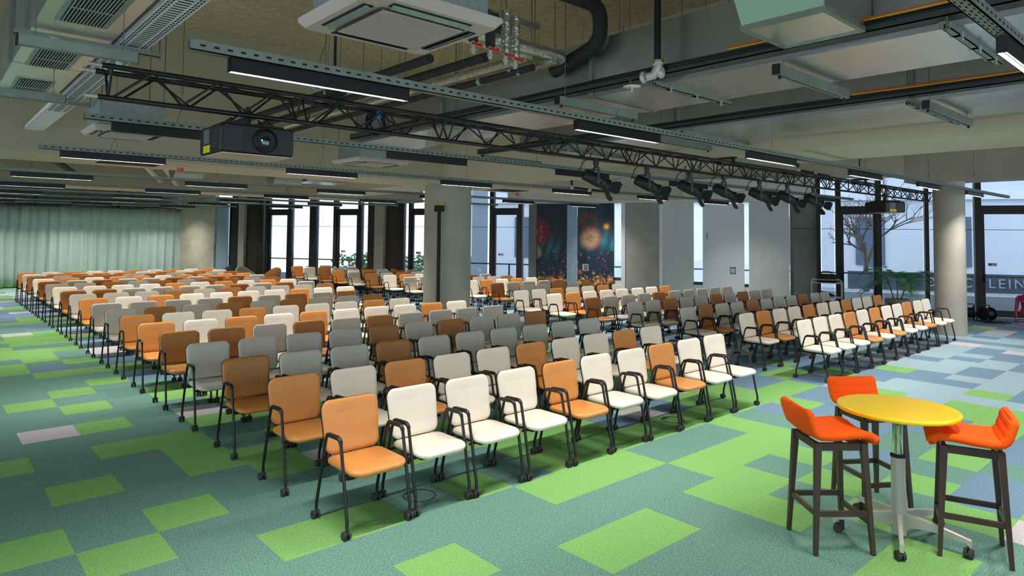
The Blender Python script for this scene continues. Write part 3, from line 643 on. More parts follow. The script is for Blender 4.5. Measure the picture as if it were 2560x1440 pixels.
while xs < X1 - .3:
    xe = min(xs + SEG - .1, X1)
    for x in (xs, xe):
        for sy in (-1, 1): link('brace', bm[sy, 2], ts, (x, 0, 0))
        link('brace', bm['c'], ts, (x, 0, 0))
    for k in range(3):
        x = xs + .02 + 2 * P_ * .95 * k
        for sy in (-1, 1):
            off = .06 * (sy + 1) / 2
            link('brace', bm[sy, 0], ts, (x + off, 0, 0)); 
            if x + off + 2 * P_ < xe + .05: link('brace', bm[sy, 1], ts, (x + off, 0, 0))
    for k in range(2):
        x = xs + .03 + 2.8 * P_ * k; link('brace', bm['t0'], ts, (x, 0, 0)); link('brace', bm['t1'], ts, (x, 0, 0))
    xs += SEG
for i, x in enumerate((2.2, 8.4, 13.3)):
    mb = MB()
    for yy in (-TW, TW): mb.cyl((x - .03, yy, TT), (x + .03, yy, TT), .028, 10); mb.box((x, yy, TT + .04), (.05, .03, .05))
    mb.box((x, 0, TT + .07), (.07, .3, .03)); mb.tube([(x, 0, TT + .08), (x, 0, 5.6)], .012, 6); mb.build('hanging_clamp', 'black', ts)

# ---------------------------------------------------------------- projectors and stage lights
def projector(loc, rz, label, sc, side):
    p = thing('projector', label, 'projector', loc, rz)
    w, dp, h = .62 * sc, .5 * sc, .24 * sc
    mb = MB(); rings = []
    for y, i in ((-dp / 2, .012), (-dp / 2 + .02, 0), (dp / 2, 0)):
        rings.append([(x, y, z) for x, z in rrect(w - 2 * i, h - 2 * i, .03 * sc, 3)])
    mb.loft(rings, 0, False); mb.build('body', 'shell', p)
    mb = MB(); mb.b2(-w / 2 + .02, w / 2 - .02, -dp / 2 + .01, dp / 2 - .01, -h / 2 - .006, -h / 2 + .001); mb.build('bottom_plate', 'plate', p)
    lx = .0 if side else .05
    mb = MB(); mb.lathe([(.105, 0), (.105, .012), (.085, .018), (.08, .03), (.062, .022)], 28); o = mb.build('lens_ring', 'black', p); o.location = (lx, -dp / 2 + .002, 0); o.rotation_euler = (PI / 2, 0, 0); o.scale = (sc,) * 3
    mb = MB(); mb.ell((0, 0, .012), (.062, .062, .014), 24, 6); o2 = mb.build('lens', 'lens', o)
    mb = MB(); mb.ell((-.035, .0, .028), (.006, .006, .003), 8, 4); mb.build('indicator', 'green_led', o)
    for sx, xx in ((0, -.2), (1, .24)):
        mb = MB()
        for k in range(9): mb.b2((xx - .075) * sc, (xx + .065) * sc, -dp / 2 - .003, -dp / 2 + .002, (-.09 + .02 * k) * sc, (-.081 + .02 * k) * sc)
        mb.build('vent_slats', 'greydark', p)
    X = -w / 2
    mb = MB()
    for k in range(7): mb.b2(X - .003, X + .002, -dp * .38, -dp * .08, (-.07 + .022 * k) * sc, (-.06 + .022 * k) * sc)
    mb.build('side_vents', 'greydark', p)
    mb = MB(); mb.b2(X - .004, X, dp * .02, dp * .3, -.03 * sc, .09 * sc); mb.build('grey_type_label', 'glabel', p)
    for a in (-.02, .15): mb = MB(); mb.b2(X - .004, X, dp * (a), dp * (a + .155), -.105 * sc, -.045 * sc); mb.build('yellow_warning_label', 'ylabel', p)
    mb = MB(); mb.box((0, 0, h / 2 + .012), (w * .8, dp * .7, .02))
    for x in (-w * .36, w * .36):
        for y in (-.1, .1): mb.tube([(x, y, h / 2), (x * .5, y * .6, h / 2 + .09)], .008, 5)
    mb.tube([(0, 0, h / 2), (0, 0, h / 2 + .16 * sc + .03)], .022, 8); mb.build('mount', 'black', p)
    return p
projector((1.53, 4.95, 2.83), 0, 'black projector with side labels hanging under the truss, lens towards the camera side', .9, 0)
projector((14.75, 4.9, 2.8), math.radians(60), 'small black projector with yellow labels under the far truss end by the palm', .95, 1)
def stage_light():
    r = thing('stage_light', 'x', 'stage light', (0, 0, 0), 0, 'spotlights under the truss')
    # hangs from z=0 at the chord; lamp axis tilted down along -y
    mb = MB(); mb.lathe([(.035, -.03), (.035, .03)], 10, (0, 0, -.03)); mb.box((0, 0, -.075), (.03, .05, .05)); mb.build('hook_clamp', 'tube', r)
    mb = MB()
    for sx in (-1, 1): mb.box((sx * .083, 0, -.2), (.008, .032, .2)); 
    mb.box((0, 0, -.102), (.172, .032, .008)); mb.build('yoke', 'tube', r)
    T_ = Matrix.Rotation(math.radians(24), 3, 'X')
    def tp(p): return T_ @ Vector(p) + Vector((0, 0, -.25))
    mb = MB(); rings = []
    for y, rr_, sq in ((.17, .05, 0), (.165, .07, 0), (.0, .078, 0), (-.06, .078, 0), (-.065, .07, 0), (-.15, .07, 0), (-.155, .08, 0), (-.175, .08, 0)):
        rings.append([tp((rr_ * math.cos(a * PI / 8), y, rr_ * math.sin(a * PI / 8))) for a in range(16)])
    mb.loft(rings); mb.build('body', 'shell', r)
    mb = MB(); rings = [[tp((q * math.cos(a * PI / 10), y, q * math.sin(a * PI / 10))) for a in range(20)] for q, y in ((.064, -.172), (.045, -.185), (.02, -.19))]
    mb.loft(rings); mb.build('lens', 'lens', r)
    for k in range(4):
        A = Matrix.Rotation(k * PI / 2, 3, 'Y'); mb = MB()
        pts = [(-.055, -.178, .074), (.055, -.178, .074), (.085, -.25, .125), (.06, -.285, .15), (-.06, -.285, .15), (-.085, -.25, .125)]
        top = [tp(A @ Vector(p)) for p in pts]; bot = [tp(A @ (Vector(p) + Vector((0, .001, .004)))) for p in pts]
        mb.loft([top, bot], 0, False); mb.build('barn_door', 'black', r)
    mb = MB(); mb.box(tp((0, .1, .09)), (.04, .1, .012)); mb.tube([tp((0, .17, 0)), tp((-.03, .23, .0)), (-.07, .25, -.18), (-.09, .2, -.05), (-.05, .1, .02), (0, .05, .08)], .007, 6); mb.build('power_cable', 'cable', r)
    mb = MB(); mb.tube([(.03, 0, .02), (.09, .03, -.08), (.07, .05, -.2)], .002, 4); mb.build('safety_wire', 'wire', r)
    return r
sl0 = stage_light(); sl0['label'] = 'black spotlight with barn doors under the truss, first of seven from the projector'
slt = tree_of(sl0); sl0.location = (5.52, 4.85, TB); sl0.rotation_euler = (0, 0, math.radians(62)); sl0.scale = (.95,) * 3
for i, (x, a) in enumerate(((6.5, 58), (7.45, 54), (8.32, 50), (9.36, 48), (10.28, 52), (11.25, 60))):
    clone(sl0, slt, (x, 4.85, TB), math.radians(a), 'black spotlight with barn doors under the truss, %s of seven from the projector' % ORD[i + 2], 'spotlights under the truss')
def coil(name, label, c, R, n, mname, cat='cable', ax='y'):
    t = thing(name, label, cat, c); rg = random.Random(5); mb = MB()
    for k in range(n):
        r_ = R * rg.uniform(.75, 1.1); o = [rg.uniform(-.02, .02) for _ in range(3)]; el = rg.uniform(.8, 1.2)
        mb.tube([(r_ * math.cos(a * PI / 9) + o[0], o[1] + .01 * math.sin(a), r_ * el * math.sin(a * PI / 9) + o[2]) for a in range(18)], .0055, 5, 0, True)
    mb.build('loops', mname, t); mb = MB(); mb.box((0, 0, R * .9), (.035, .05, .07)); mb.build('cable_tie', 'bluetape' if mname == 'cable' else 'black', t); return t
coil('cable_coil', 'black coiled cable tied with blue tape inside the truss', (2.62, 4.86, 3.1), .085, 9, 'cable')
coil('cable_coil', 'grey coiled cable hanging above the truss near the projector', (2.0, 4.72, 3.36), .06, 8, 'greycable')
# ---------------------------------------------------------------- ceiling services
def bld(name, m, par, f):
    mb = MB(); f(mb); return mb.build(name, m, par)
def air_con(x0, x1, y0, y1, z, label):
    t = thing('air_conditioner', label, 'air conditioner', ((x0 + x1) / 2, (y0 + y1) / 2, z), 0, 'ceiling cassette units')
    w, d = x1 - x0, y1 - y0
    bld('casing', 'galv', t, lambda b: b.b2(-w * .42, w * .42, -d * .42, d * .42, .05, .36))
    def pan(b):
        R0 = rrect(w, d, .02, 2); R1 = rrect(w * .99, d * .99, .02, 2); R2 = rrect(w * .93, d * .93, .03, 2)
        b.loft([[(x, y, .055) for x, y in R0], [(x, y, .035) for x, y in R0], [(x, y, .0) for x, y in R2]], 0, False)
    bld('panel', 'acpanel', t, pan)
    gw, gd = w * .62, d * .62
    g = bld('intake_grille', 'acdark', t, lambda b: b.b2(-gw / 2, gw / 2, -gd / 2, gd / 2, -.012, .004))
    def sl(b):
        n = 34
        for k in range(n): yy = -gd / 2 + gd * (k + .5) / n; b.b2(-gw / 2 + .01, gw / 2 - .01, yy - .0025, yy + .0025, -.017, -.012)
    o = bld('grille_slats', 'acpanel', g, sl); o['kind'] = 'stuff'
    for sx, sy in ((0, -1), (0, 1), (-1, 0), (1, 0)):
        def lv(b):
            if sy: b.b2(-w * .29, w * .29, sy * d * .385 - .028, sy * d * .385 + .028, -.004, .004, 0); b.box((0, sy * d * .385, -.008), (w * .56, .04, .004), 1, 0, Matrix.Rotation(sy * .5, 3, 'X'))
            else: b.b2(sx * w * .385 - .028, sx * w * .385 + .028, -d * .29, d * .29, -.004, .004, 0); b.box((sx * w * .385, 0, -.008), (.04, d * .56, .004), 1, 0, Matrix.Rotation(-sx * .5, 3, 'Y'))
        bld('louvre_flap', ['hole', 'galv'], t, lv)
    for sx in (-1, 1):
        for sy in (-1, 1): bld('hanger_rod', 'wire', t, lambda b: b.tube([(sx * w * .4, sy * d * .44, .3), (sx * w * .4, sy * d * .44, 5.6 - z)], .005, 5))
air_con(1.14, 1.97, 2.42, 3.2, 3.25, 'large ceiling cassette unit nearest the camera, ribbed brown intake grille')
air_con(1.02, 1.8, 8.1, 8.85, 3.25, 'ceiling cassette unit behind the first projector and its light track')
air_con(4.56, 5.5, 8.75, 9.6, 3.25, 'small looking ceiling cassette unit before the cross beam, by the duct ends')
# ducts
def rail_across(par, x0, x1, y, z, name='support_channel', bolts=3):
    r = bld(name, 'track', par, lambda b: (b.b2(x0, x1, y - .022, y + .022, z - .04, z - .034), b.b2(x0, x1, y - .022, y - .017, z - .04, z), b.b2(x0, x1, y + .017, y + .022, z - .04, z)))
    for k in range(bolts): x = x0 + (x1 - x0) * (k + .5) / bolts; bld('clamp', 'galv', r, lambda b: (b.box((x, y, z - .03), (.05, .07, .02)), b.cyl((x, y - .03, z - .075), (x, y - .03, z - .03), .008, 6)))
    for x in (x0, x1): bld('threaded_rod', 'wire', r, lambda b: b.tube([(x, y, z - .05), (x, y, 5.6)], .006, 6))
def big_duct(x0, x1, ys, z0, z1, label):
    t = thing('ventilation_duct', label, 'duct')
    for i in range(len(ys) - 1):
        a, b_ = ys[i], ys[i + 1]
        s_ = bld('duct_section', ['duct', 'ductlow'], t, lambda b: b.add([(x, y, z) for z in (z0, z1) for y in (a + .01, b_ - .01) for x in (x0, x1)], [(0, 4, 6, 2), (1, 3, 7, 5), (0, 1, 5, 4), (2, 6, 7, 3), (4, 5, 7, 6)], 0) or b.add([(x, y, z0) for y in (a + .01, b_ - .01) for x in (x0, x1)], [(0, 2, 3, 1)], 1))
        if i: [bld('flange', 'track', t, lambda b: b.b2(xx, xx + .03, a - .02, a + .02, z0 - .004, z1 + .03)) for xx in (x0 - .03, x1)]
    return t
dA = big_duct(4.37, 5.34, [-4.4, -1.6, 1.0, 3.9, 6.3, 8.5], 3.45, 4.0, 'long foil-bottomed ventilation duct nearer the camera, running beside the truss')
dB = big_duct(6.72, 8.05, [-4.4, -1.2, 1.9, 4.6, 7.5], 3.45, 4.0, 'long ventilation duct farther from the camera, beside the painted beam')
for y in (.95, 3.1, 5.9): rail_across(dA, 4.25, 5.46, y, 3.45)
for y in (1.9, 4.4, 6.6): rail_across(dB, 6.6, 8.2, y, 3.45)
for k, (x0, x1, y) in enumerate(((4.3, 5.55, 2.05), (3.95, 5.1, 3.95), (6.5, 7.9, 1.72), (6.55, 7.8, 4.75), (6.3, 7.6, 7.9))):
    t = thing('sound_bar_lamp', 'grey suspended strip fitting below the metal ducts, %s from the camera' % ORD[k + 1], 'strip fitting', ((x0 + x1) / 2, y, 3.34), 0, 'grey strip fittings under ducts'); L_ = x1 - x0
    bld('body', 'track', t, lambda b: b.b2(-L_ / 2, L_ / 2, -.028, .028, -.005, .07)); bld('end_cap', 'black', t, lambda b: b.b2(-L_ / 2 - .01, -L_ / 2, -.03, .03, -.007, .072))
    bld('perforated_strip', 'hole', t, lambda b: [b.b2(-L_ / 2 + .05 + .05 * q, -L_ / 2 + .07 + .05 * q, -.012, .012, -.007, -.0045) for q in range(int((L_ - .1) / .05))])['kind'] = 'stuff'
    for x in (-L_ / 2 + .05, L_ / 2 - .05): bld('foot', 'black', t, lambda b: b.cyl((x, 0, -.03), (x, 0, 0), .012, 8))
    bld('hanger_rod', 'wire', t, lambda b: (b.tube([(-L_ / 2 + .1, 0, .07), (-L_ / 2 + .1, 0, 2.26)], .004, 5), b.tube([(L_ / 2 - .1, 0, .07), (L_ / 2 - .1, 0, 2.26)], .004, 5)))
# cable runs along the duct edges
for x, nm in ((4.3, 'first'), (6.65, 'second')):
    t = thing('cable_duct', 'dark cable run with coloured wires along the edge of the %s metal duct' % nm, 'cable run', (x, 0, 3.52))
    bld('channel', 'greydark', t, lambda b: (b.b2(-.06, .06, -4.3, 8.4, -.03, -.02), b.b2(-.06, -.055, -4.3, 8.4, -.03, .05)))
    for k, (c, dz) in enumerate((('cable', .0), ('cable', .02), ('yellowcable', .035), ('orangecable', .045))): bld('wire_run', c, t, lambda b: b.tube([(-.066 - .004 * k, y, .02 + dz + .008 * math.sin(y * 2 + k)) for y in [(-4.2 + i * .6) for i in range(12 if k > 1 else 21)]], .008, 5))
# branch box with access panel
t = thing('duct_branch', 'white duct branch box with a green tinted access panel and two red knobs', 'duct', (3.9, 1.68, 3.5))
bld('box', ['duct', 'ductlow'], t, lambda b: (b.b2(-.28, .45, -.27, .26, .0, .7), b.b2(-.28, .3, -.27, .26, -.004, .0, 1)))
TM = Matrix.Rotation(math.radians(-52), 3, 'Y')
def sl_(b): b.add([(-.28, -.27, 0), (-.28, .26, 0), (-.55, -.27, .42), (-.55, .26, .42), (-.28, -.27, .6), (-.28, .26, .6)], [(0, 1, 3, 2), (2, 3, 5, 4), (0, 2, 4), (1, 5, 3)], 0)
ap_ = bld('access_panel', 'bluegl', t, sl_)
def onp(q, v, h=0): d = Vector((-.27, 0, .42)).normalized(); n = Vector((-.42, 0, -.27)).normalized(); p = Vector((-.28, -.005, 0)) + d * q + Vector((0, v, 0)) + n * h; return p
bld('oval_rim', 'acpanel', ap_, lambda b: b.tube([onp(.26 + .12 * max(-.75, min(.75, 1.1 * math.sin(a * PI / 12))), .19 * math.cos(a * PI / 12), .004) for a in range(24)], .007, 6, 0, True))
for v in (-.07, .07):
    bld('knob', 'red', ap_, lambda b: (b.cyl(onp(.3, v, 0), onp(.3, v, .03), .02, 12), b.cyl(onp(.3, v, .03), onp(.3, v, .05), .036, 18))); bld('knob_cap', 'silver', ap_, lambda b: b.cyl(onp(.3, v, .05), onp(.3, v, .053), .012, 10))
for y in (-.27, .26):
    bld('flange', 'track', t, lambda b: b.b2(-.29, .3, y - .015, y + .015, -.012, .02))
for x in (-.28, .3): bld('flange', 'track', t, lambda b: b.b2(x - .015, x + .015, -.28, .27, -.014, .018))
# left duct with grilles and cable tray
dL = big_duct(.2, .71, [2.2, 3.9, 5.75, 6.9, 8.45], 3.6, 4.3, 'ventilation duct with three grilles beside the white cable tray')
for y0, y1 in ((4.4, 5.2), (6.15, 6.88), (7.58, 8.4)):
    gr = bld('grille', 'galv', dL, lambda b: (b.b2(.29, .61, y0 - .03, y1 + .03, 3.592, 3.6), ))
    bld('grille_opening', 'hole', gr, lambda b: b.b2(.32, .58, y0, y1, 3.588, 3.5925))
    bld('grille_bars', 'galv', gr, lambda b: ([b.b2(.32 + .26 * (k + .5) / 13 - .004, .32 + .26 * (k + .5) / 13 + .004, y0, y1, 3.58, 3.588) for k in range(13)], b.b2(.32, .58, (y0 + y1) / 2 - .005, (y0 + y1) / 2 + .005, 3.577, 3.584)))['kind'] = 'stuff'
for y in (3.75, 5.62, 8.5): rail_across(dL, .1, 1.05, y, 3.58, bolts=2)
ct = thing('cable_tray', 'white perforated cable tray running beside the grille duct', 'cable tray')
bld('tray', 'white', ct, lambda b: (b.b2(.75, .97, 2.0, 11.6, 3.6, 3.605), b.b2(.75, .755, 2.0, 11.6, 3.6, 3.66), b.b2(.965, .97, 2.0, 11.6, 3.6, 3.66)))
def slots(b):
    y = 2.05
    while y < 9.5:
        for x in (.775, .795, .925, .945): b.b2(x - .005, x + .005, y, y + .03, 3.598, 3.6005)
        b.b2(.82, .9, y + .005, y + .02, 3.598, 3.6005); y += .055
bld('slots', 'hole', ct, slots)['kind'] = 'stuff'
for k, (x0, x1, y) in enumerate(((.02, .62, 4.35), (-.1, .5, 6.2))):
    t = thing('sound_bar_lamp', 'grey suspended strip fitting under the grille duct, %s' % ('nearer the truss end' if k == 0 else 'beyond the truss end'), 'strip fitting', (0, y, 3.18), 0, 'grey strip fittings under ducts')
    bld('body', 'track', t, lambda b: b.b2(x0, x1, -.028, .028, 0, .06)); bld('end_cap', 'black', t, lambda b: (b.b2(x0 - .01, x0, -.03, .03, -.002, .062), b.b2(x1, x1 + .004, -.03, .03, -.002, .062)))
    bld('hanger_rod', 'wire', t, lambda b: (b.tube([(x0 + .08, 0, .06), (x0 + .08, 0, 2.4)], .003, 5), b.tube([(x1 - .08, 0, .06), (x1 - .08, 0, .42)], .003, 5)))
t = thing('access_point', 'flat white disc with a violet light ring under the cable tray', 'access point', (.86, 6.1, 3.5))
bld('disc', 'white', t, lambda b: b.lathe([(.02, -.045), (.09, -.04), (.11, -.02), (.11, .0), (.03, .01)], 24)); bld('light_ring', 'uvglow', t, lambda b: b.tube([(.06 * math.cos(a * PI / 12), .06 * math.sin(a * PI / 12), -.044) for a in range(24)], .005, 5, 0, True)); bld('bracket', 'white', t, lambda b: b.b2(-.02, .02, -.02, .02, 0, .1))
# pipes -------------------------------------------------------------------------------------
def arc(pts, r=.12, n=4):
    pts = [Vector(p) for p in pts]; out = [pts[0]]
    for i in range(1, len(pts) - 1):
        a, b, c = pts[i - 1], pts[i], pts[i + 1]; u = (a - b).normalized(); w = (c - b).normalized(); p, q = b + u * r, b + w * r
        for k in range(n + 1): k_ = k / n; out.append(p * (1 - k_) ** 2 + b * 2 * k_ * (1 - k_) + q * k_ ** 2)
    return out + [pts[-1]]
def pipe(pts, r, m, label, name='pipe', bands=(), hang=(), rad=.12):
    t = thing(name, label, 'pipe'); bld('run', m, t, lambda b: b.tube(arc(pts, rad), r, 12))
    for p, ax in bands:
        p = Vector(p); a = Vector({'x': (1, 0, 0), 'y': (0, 1, 0), 'z': (0, 0, 1)}[ax]) * .025
        bld('clip', 'galv', t, lambda b: (b.cyl(p - a, p + a, r + .006, 14), b.tube([p, (p.x, p.y, 5.6)], .005, 5)))
    return t
pipe([(2.1, 3.98, 3.8), (4.72, 3.98, 3.8), (4.2, 11.6, 3.8)][:2] + [(4.72, 4.0, 3.8), (4.2, 11.5, 3.8)][1:] if False else [(2.0, 4.0, 3.8), (4.1, 4.0, 3.8), (4.1, 11.6, 3.8)], .055, 'foil', 'long foil wrapped pipe turning along the near metal duct', 'insulated_pipe', [((3.3, 4.0, 3.8), 'x'), ((4.1, 5.6, 3.8), 'y'), ((4.1, 8.6, 3.8), 'y')])
pipe([(2.0, 4.16, 3.8), (3.84, 4.16, 3.8), (3.84, 11.6, 3.8)], .045, 'foil', 'thinner foil wrapped pipe inside the corner of the long one', 'insulated_pipe', [((2.9, 4.16, 3.8), 'x'), ((3.84, 5.3, 3.8), 'y'), ((3.84, 8.3, 3.8), 'y')])
pipe([(3.97, 4.3, 3.74), (3.97, 11.6, 3.74)], .035, 'lag', 'black lagged pipe between the two foil pipes', 'insulated_pipe', [((3.97, 5.1, 3.74), 'y')])
pipe([(3.55, 4.5, 3.8), (3.55, 11.6, 3.8)], .045, 'lag', 'black lagged pipe beside the thinner foil pipe', 'insulated_pipe', [((3.55, 6.0, 3.8), 'y')])
pipe([(3.2, 4.9, 3.8), (3.2, 11.6, 3.8)], .045, 'lag', 'black lagged pipe farthest from the metal ducts', 'insulated_pipe', [((3.2, 7.0, 3.8), 'y')])
pipe([(1.5, 3.7, 4.25), (4.25, 3.7, 4.25), (4.25, 3.7, 3.9), (4.25, 4.3, 3.75)], .07, 'lag', 'thick black lagged pipe above the foil pipes, bent down at the duct', 'insulated_pipe', [((3.0, 3.7, 4.25), 'x')], rad=.15)
pipe([(1.9, 3.55, 3.72), (2.95, 3.55, 3.72)], .045, 'lag', 'short black lagged pipe behind the nearest cassette unit', 'insulated_pipe', [((2.5, 3.55, 3.72), 'x')])
pipe([(1.9, 3.42, 3.72), (2.75, 3.42, 3.72)], .045, 'lag', 'second short black lagged pipe behind the nearest cassette unit', 'insulated_pipe', [((2.35, 3.42, 3.72), 'x')])
for k, (x, y, m) in enumerate(((2.45, 3.3, 'lag'), (2.62, 3.32, 'lag'), (2.8, 3.36, 'foil'), (2.93, 3.4, 'foil'))):
    t = thing('valve_drop', '%s pipe drop with red valve handle beside nearest cassette, %s of four' % ('black lagged' if m == 'lag' else 'foil wrapped', ORD[k + 1]), 'pipe', (x, y, 0), 0, 'pipe drops with red valves')
    bld('drop', m, t, lambda b: b.tube(arc([(-.25, .1, 3.72), (0, 0, 3.72), (0, 0, 3.47)], .08) if m == 'lag' else [(0, 0, 3.78), (0, 0, 3.46)], .035, 10))
    bld('valve_body', 'silver', t, lambda b: (b.cyl((0, 0, 3.38), (0, 0, 3.47), .014, 10), b.cyl((0, 0, 3.4), (0, 0, 3.415), .022, 8))); bld('valve_handle', 'red', t, lambda b: (b.box((.02, -.02, 3.45), (.075, .02, .014)), b.ell((.055, -.02, 3.452), (.016, .014, .012), 8, 6)))
    if k > 1: bld('cap_chain', 'wire', t, lambda b: (b.tube([(.02, 0, 3.43), (.03, 0, 3.36)], .002, 4), b.ell((.03, 0, 3.345), (.017, .017, .017), 10, 6)))
for k, (p, h) in enumerate((((1.9, 4.4, 3.98), 2.6), ((2.9, 4.45, 3.98), 1.2))): pass
t = thing('pipe_bracket', 'galvanised hanger rail above the foil pipes', 'bracket', (2.95, 4.1, 4.06)); bld('rail', 'track', t, lambda b: b.b2(-.9, .9, -.02, .02, -.02, .02)); bld('rods', 'wire', t, lambda b: [b.tube([(x, 0, -.3), (x, 0, 1.54)], .005, 5) for x in (-.85, -.55, -.2, .15, .5, .85)])
# sprinkler
t = thing('sprinkler_pipe', 'black vertical sprinkler pipe with a cast coupling in front of the near duct', 'pipe', (4.16, 3.0, 0))
bld('pipe', 'black', t, lambda b: b.cyl((0, 0, 3.58), (0, 0, 5.6), .027, 14)); bld('coupling', 'silver', t, lambda b: (b.lathe([(.03, 3.6), (.05, 3.59), (.05, 3.56), (.034, 3.55), (.034, 3.52)], 16), b.tube([(0, 0, 3.54), (-.02, .03, 3.47), (-.05, .08, 3.46)], .036, 10), b.ell((-.06, .1, 3.46), (.05, .02, .05), 14, 6), b.ell((.03, -.01, 3.5), (.05, .03, .055), 12, 6)))
bld('bolts', 'brass', t, lambda b: [b.box((.05 * math.cos(a), .05 * math.sin(a), 3.575 + .01 * math.sin(3 * a)), (.018, .018, .03)) for a in (0, 1.5, 3.1, 4.6)])
t = thing('ceiling_sprinkler', 'white sprinkler disc with a small head below the near duct', 'sprinkler', (4.1, 3.22, 3.4)); bld('disc', 'white', t, lambda b: b.lathe([(.001, .006), (.075, .003), (.075, 0), (.001, 0)], 24)); bld('head', 'silver', t, lambda b: (b.cyl((0, 0, -.045), (0, 0, 0), .008, 8), b.cyl((0, 0, -.05), (0, 0, -.044), .016, 10))); bld('stub', 'brass', t, lambda b: b.tube([(0, 0, 0), (.0, .02, .05), (.03, .03, .08)], .012, 6))
def sprink(k, pts, label):
    t = thing('sprinkler_pipe', label, 'pipe'); bld('pipe', 'black', t, lambda b: b.tube(arc(pts, .08), .024, 10))
    for i in (1, -1):
        p = Vector(pts[i]); bld('coupling', 'silver', t, lambda b: b.ell(p, (.05, .05, .05), 12, 8))
    p = (Vector(pts[-2]) + Vector(pts[-1])) / 2; bld('coupling', 'silver', t, lambda b: (b.ell(p, (.06, .05, .055), 12, 8), b.tube([p, p + Vector((0, 0, .18))], .006, 5)))
sprink(0, [(11.1, 5.05, 5.6), (11.1, 5.05, 3.33), (12.4, 5.05, 3.3)], 'sprinkler pipe under the painted beam near the far spotlights')
sprink(1, [(10.3, 9.7, 5.6), (10.3, 9.7, 3.2), (11.5, 9.75, 3.17)], 'sprinkler pipe dropping beside the painted beam above the middle aisle')
# far ceiling zone
pipe([(2.6, 13.4, 3.55), (4.6, 19.8, 3.55)], .08, 'foil', 'foil pipe behind the cross beam, longer of the pair', 'insulated_pipe'); pipe([(3.0, 13.4, 3.5), (5.0, 19.8, 3.5)], .08, 'foil', 'foil pipe behind the cross beam, second of the pair', 'insulated_pipe')
pipe([(1.0, 13.5, 3.6), (2.6, 19.8, 3.6)], .07, 'lag', 'dark lagged pipe behind the cross beam', 'insulated_pipe')
t = thing('spiral_duct', 'short ribbed spiral duct behind the cross beam', 'duct', (3.8, 14.6, 3.5)); bld('tube', 'galv', t, lambda b: b.tube([(-.28 + .04 * i, 0, 0) for i in range(15)], .26, 20, radii=[.26 + .006 * (i % 2) for i in range(15)])); bld('hood', 'ductlow', t, lambda b: b.b2(.36, 1.3, -.35, .35, -.02, .3))
t = thing('spiral_duct', 'round duct end with a pale hood farther along the cross beam', 'duct', (6.2, 15.4, 3.5)); bld('tube', 'galv', t, lambda b: b.tube([(-.3 + .05 * i, 0, 0) for i in range(15)], .24, 20, radii=[.24 + .006 * (i % 2) for i in range(15)])); bld('hood', 'ductlow', t, lambda b: b.b2(.45, 1.5, -.4, .4, -.1, .25))
for x, y, lab in ((3.05, 12.3, 'orange alarm beacon under the cross beam, nearer the projector'), (11.6, 12.9, 'orange alarm beacon under the pale soffit near the fireworks panels')):
    t = thing('alarm_beacon', lab, 'alarm', (x, y, 3.3)); bld('base', 'acpanel', t, lambda b: b.b2(-.07, .07, -.07, .07, -.04, 0)); bld('lens_cap', 'alarm', t, lambda b: b.lathe([(.05, -.1), (.055, -.07), (.055, -.04)], 14))
for x, y, lab in ((2.3, 12.5, 'dark square hatch opening in the cross beam underside'), (11.0, 12.6, 'dark hatch opening in the pale beam underside past the middle pillar')):
    tag(bld('ceiling_hatch', 'hole', None, lambda b: b.b2(x - .45, x + .45, y - .3, y + .3, 3.29, 3.302)), lab, 'hatch')
t = thing('pole_stand', 'tall black pole with a black box and yellow plug against the middle pillar', 'pole', (8.48, 12.1, 0))
bld('pole', 'black', t, lambda b: b.b2(-.03, .03, -.03, .03, .02, 2.76)); bld('foot_plate', 'black', t, lambda b: b.b2(-.15, .15, -.15, .05, 0, .02)); bld('head_box', 'black', t, lambda b: b.b2(-.1, .1, -.06, .06, 2.66, 2.8)); bld('plug', 'yellowcable', t, lambda b: b.b2(-.04, .06, -.03, .03, 2.8, 2.87))
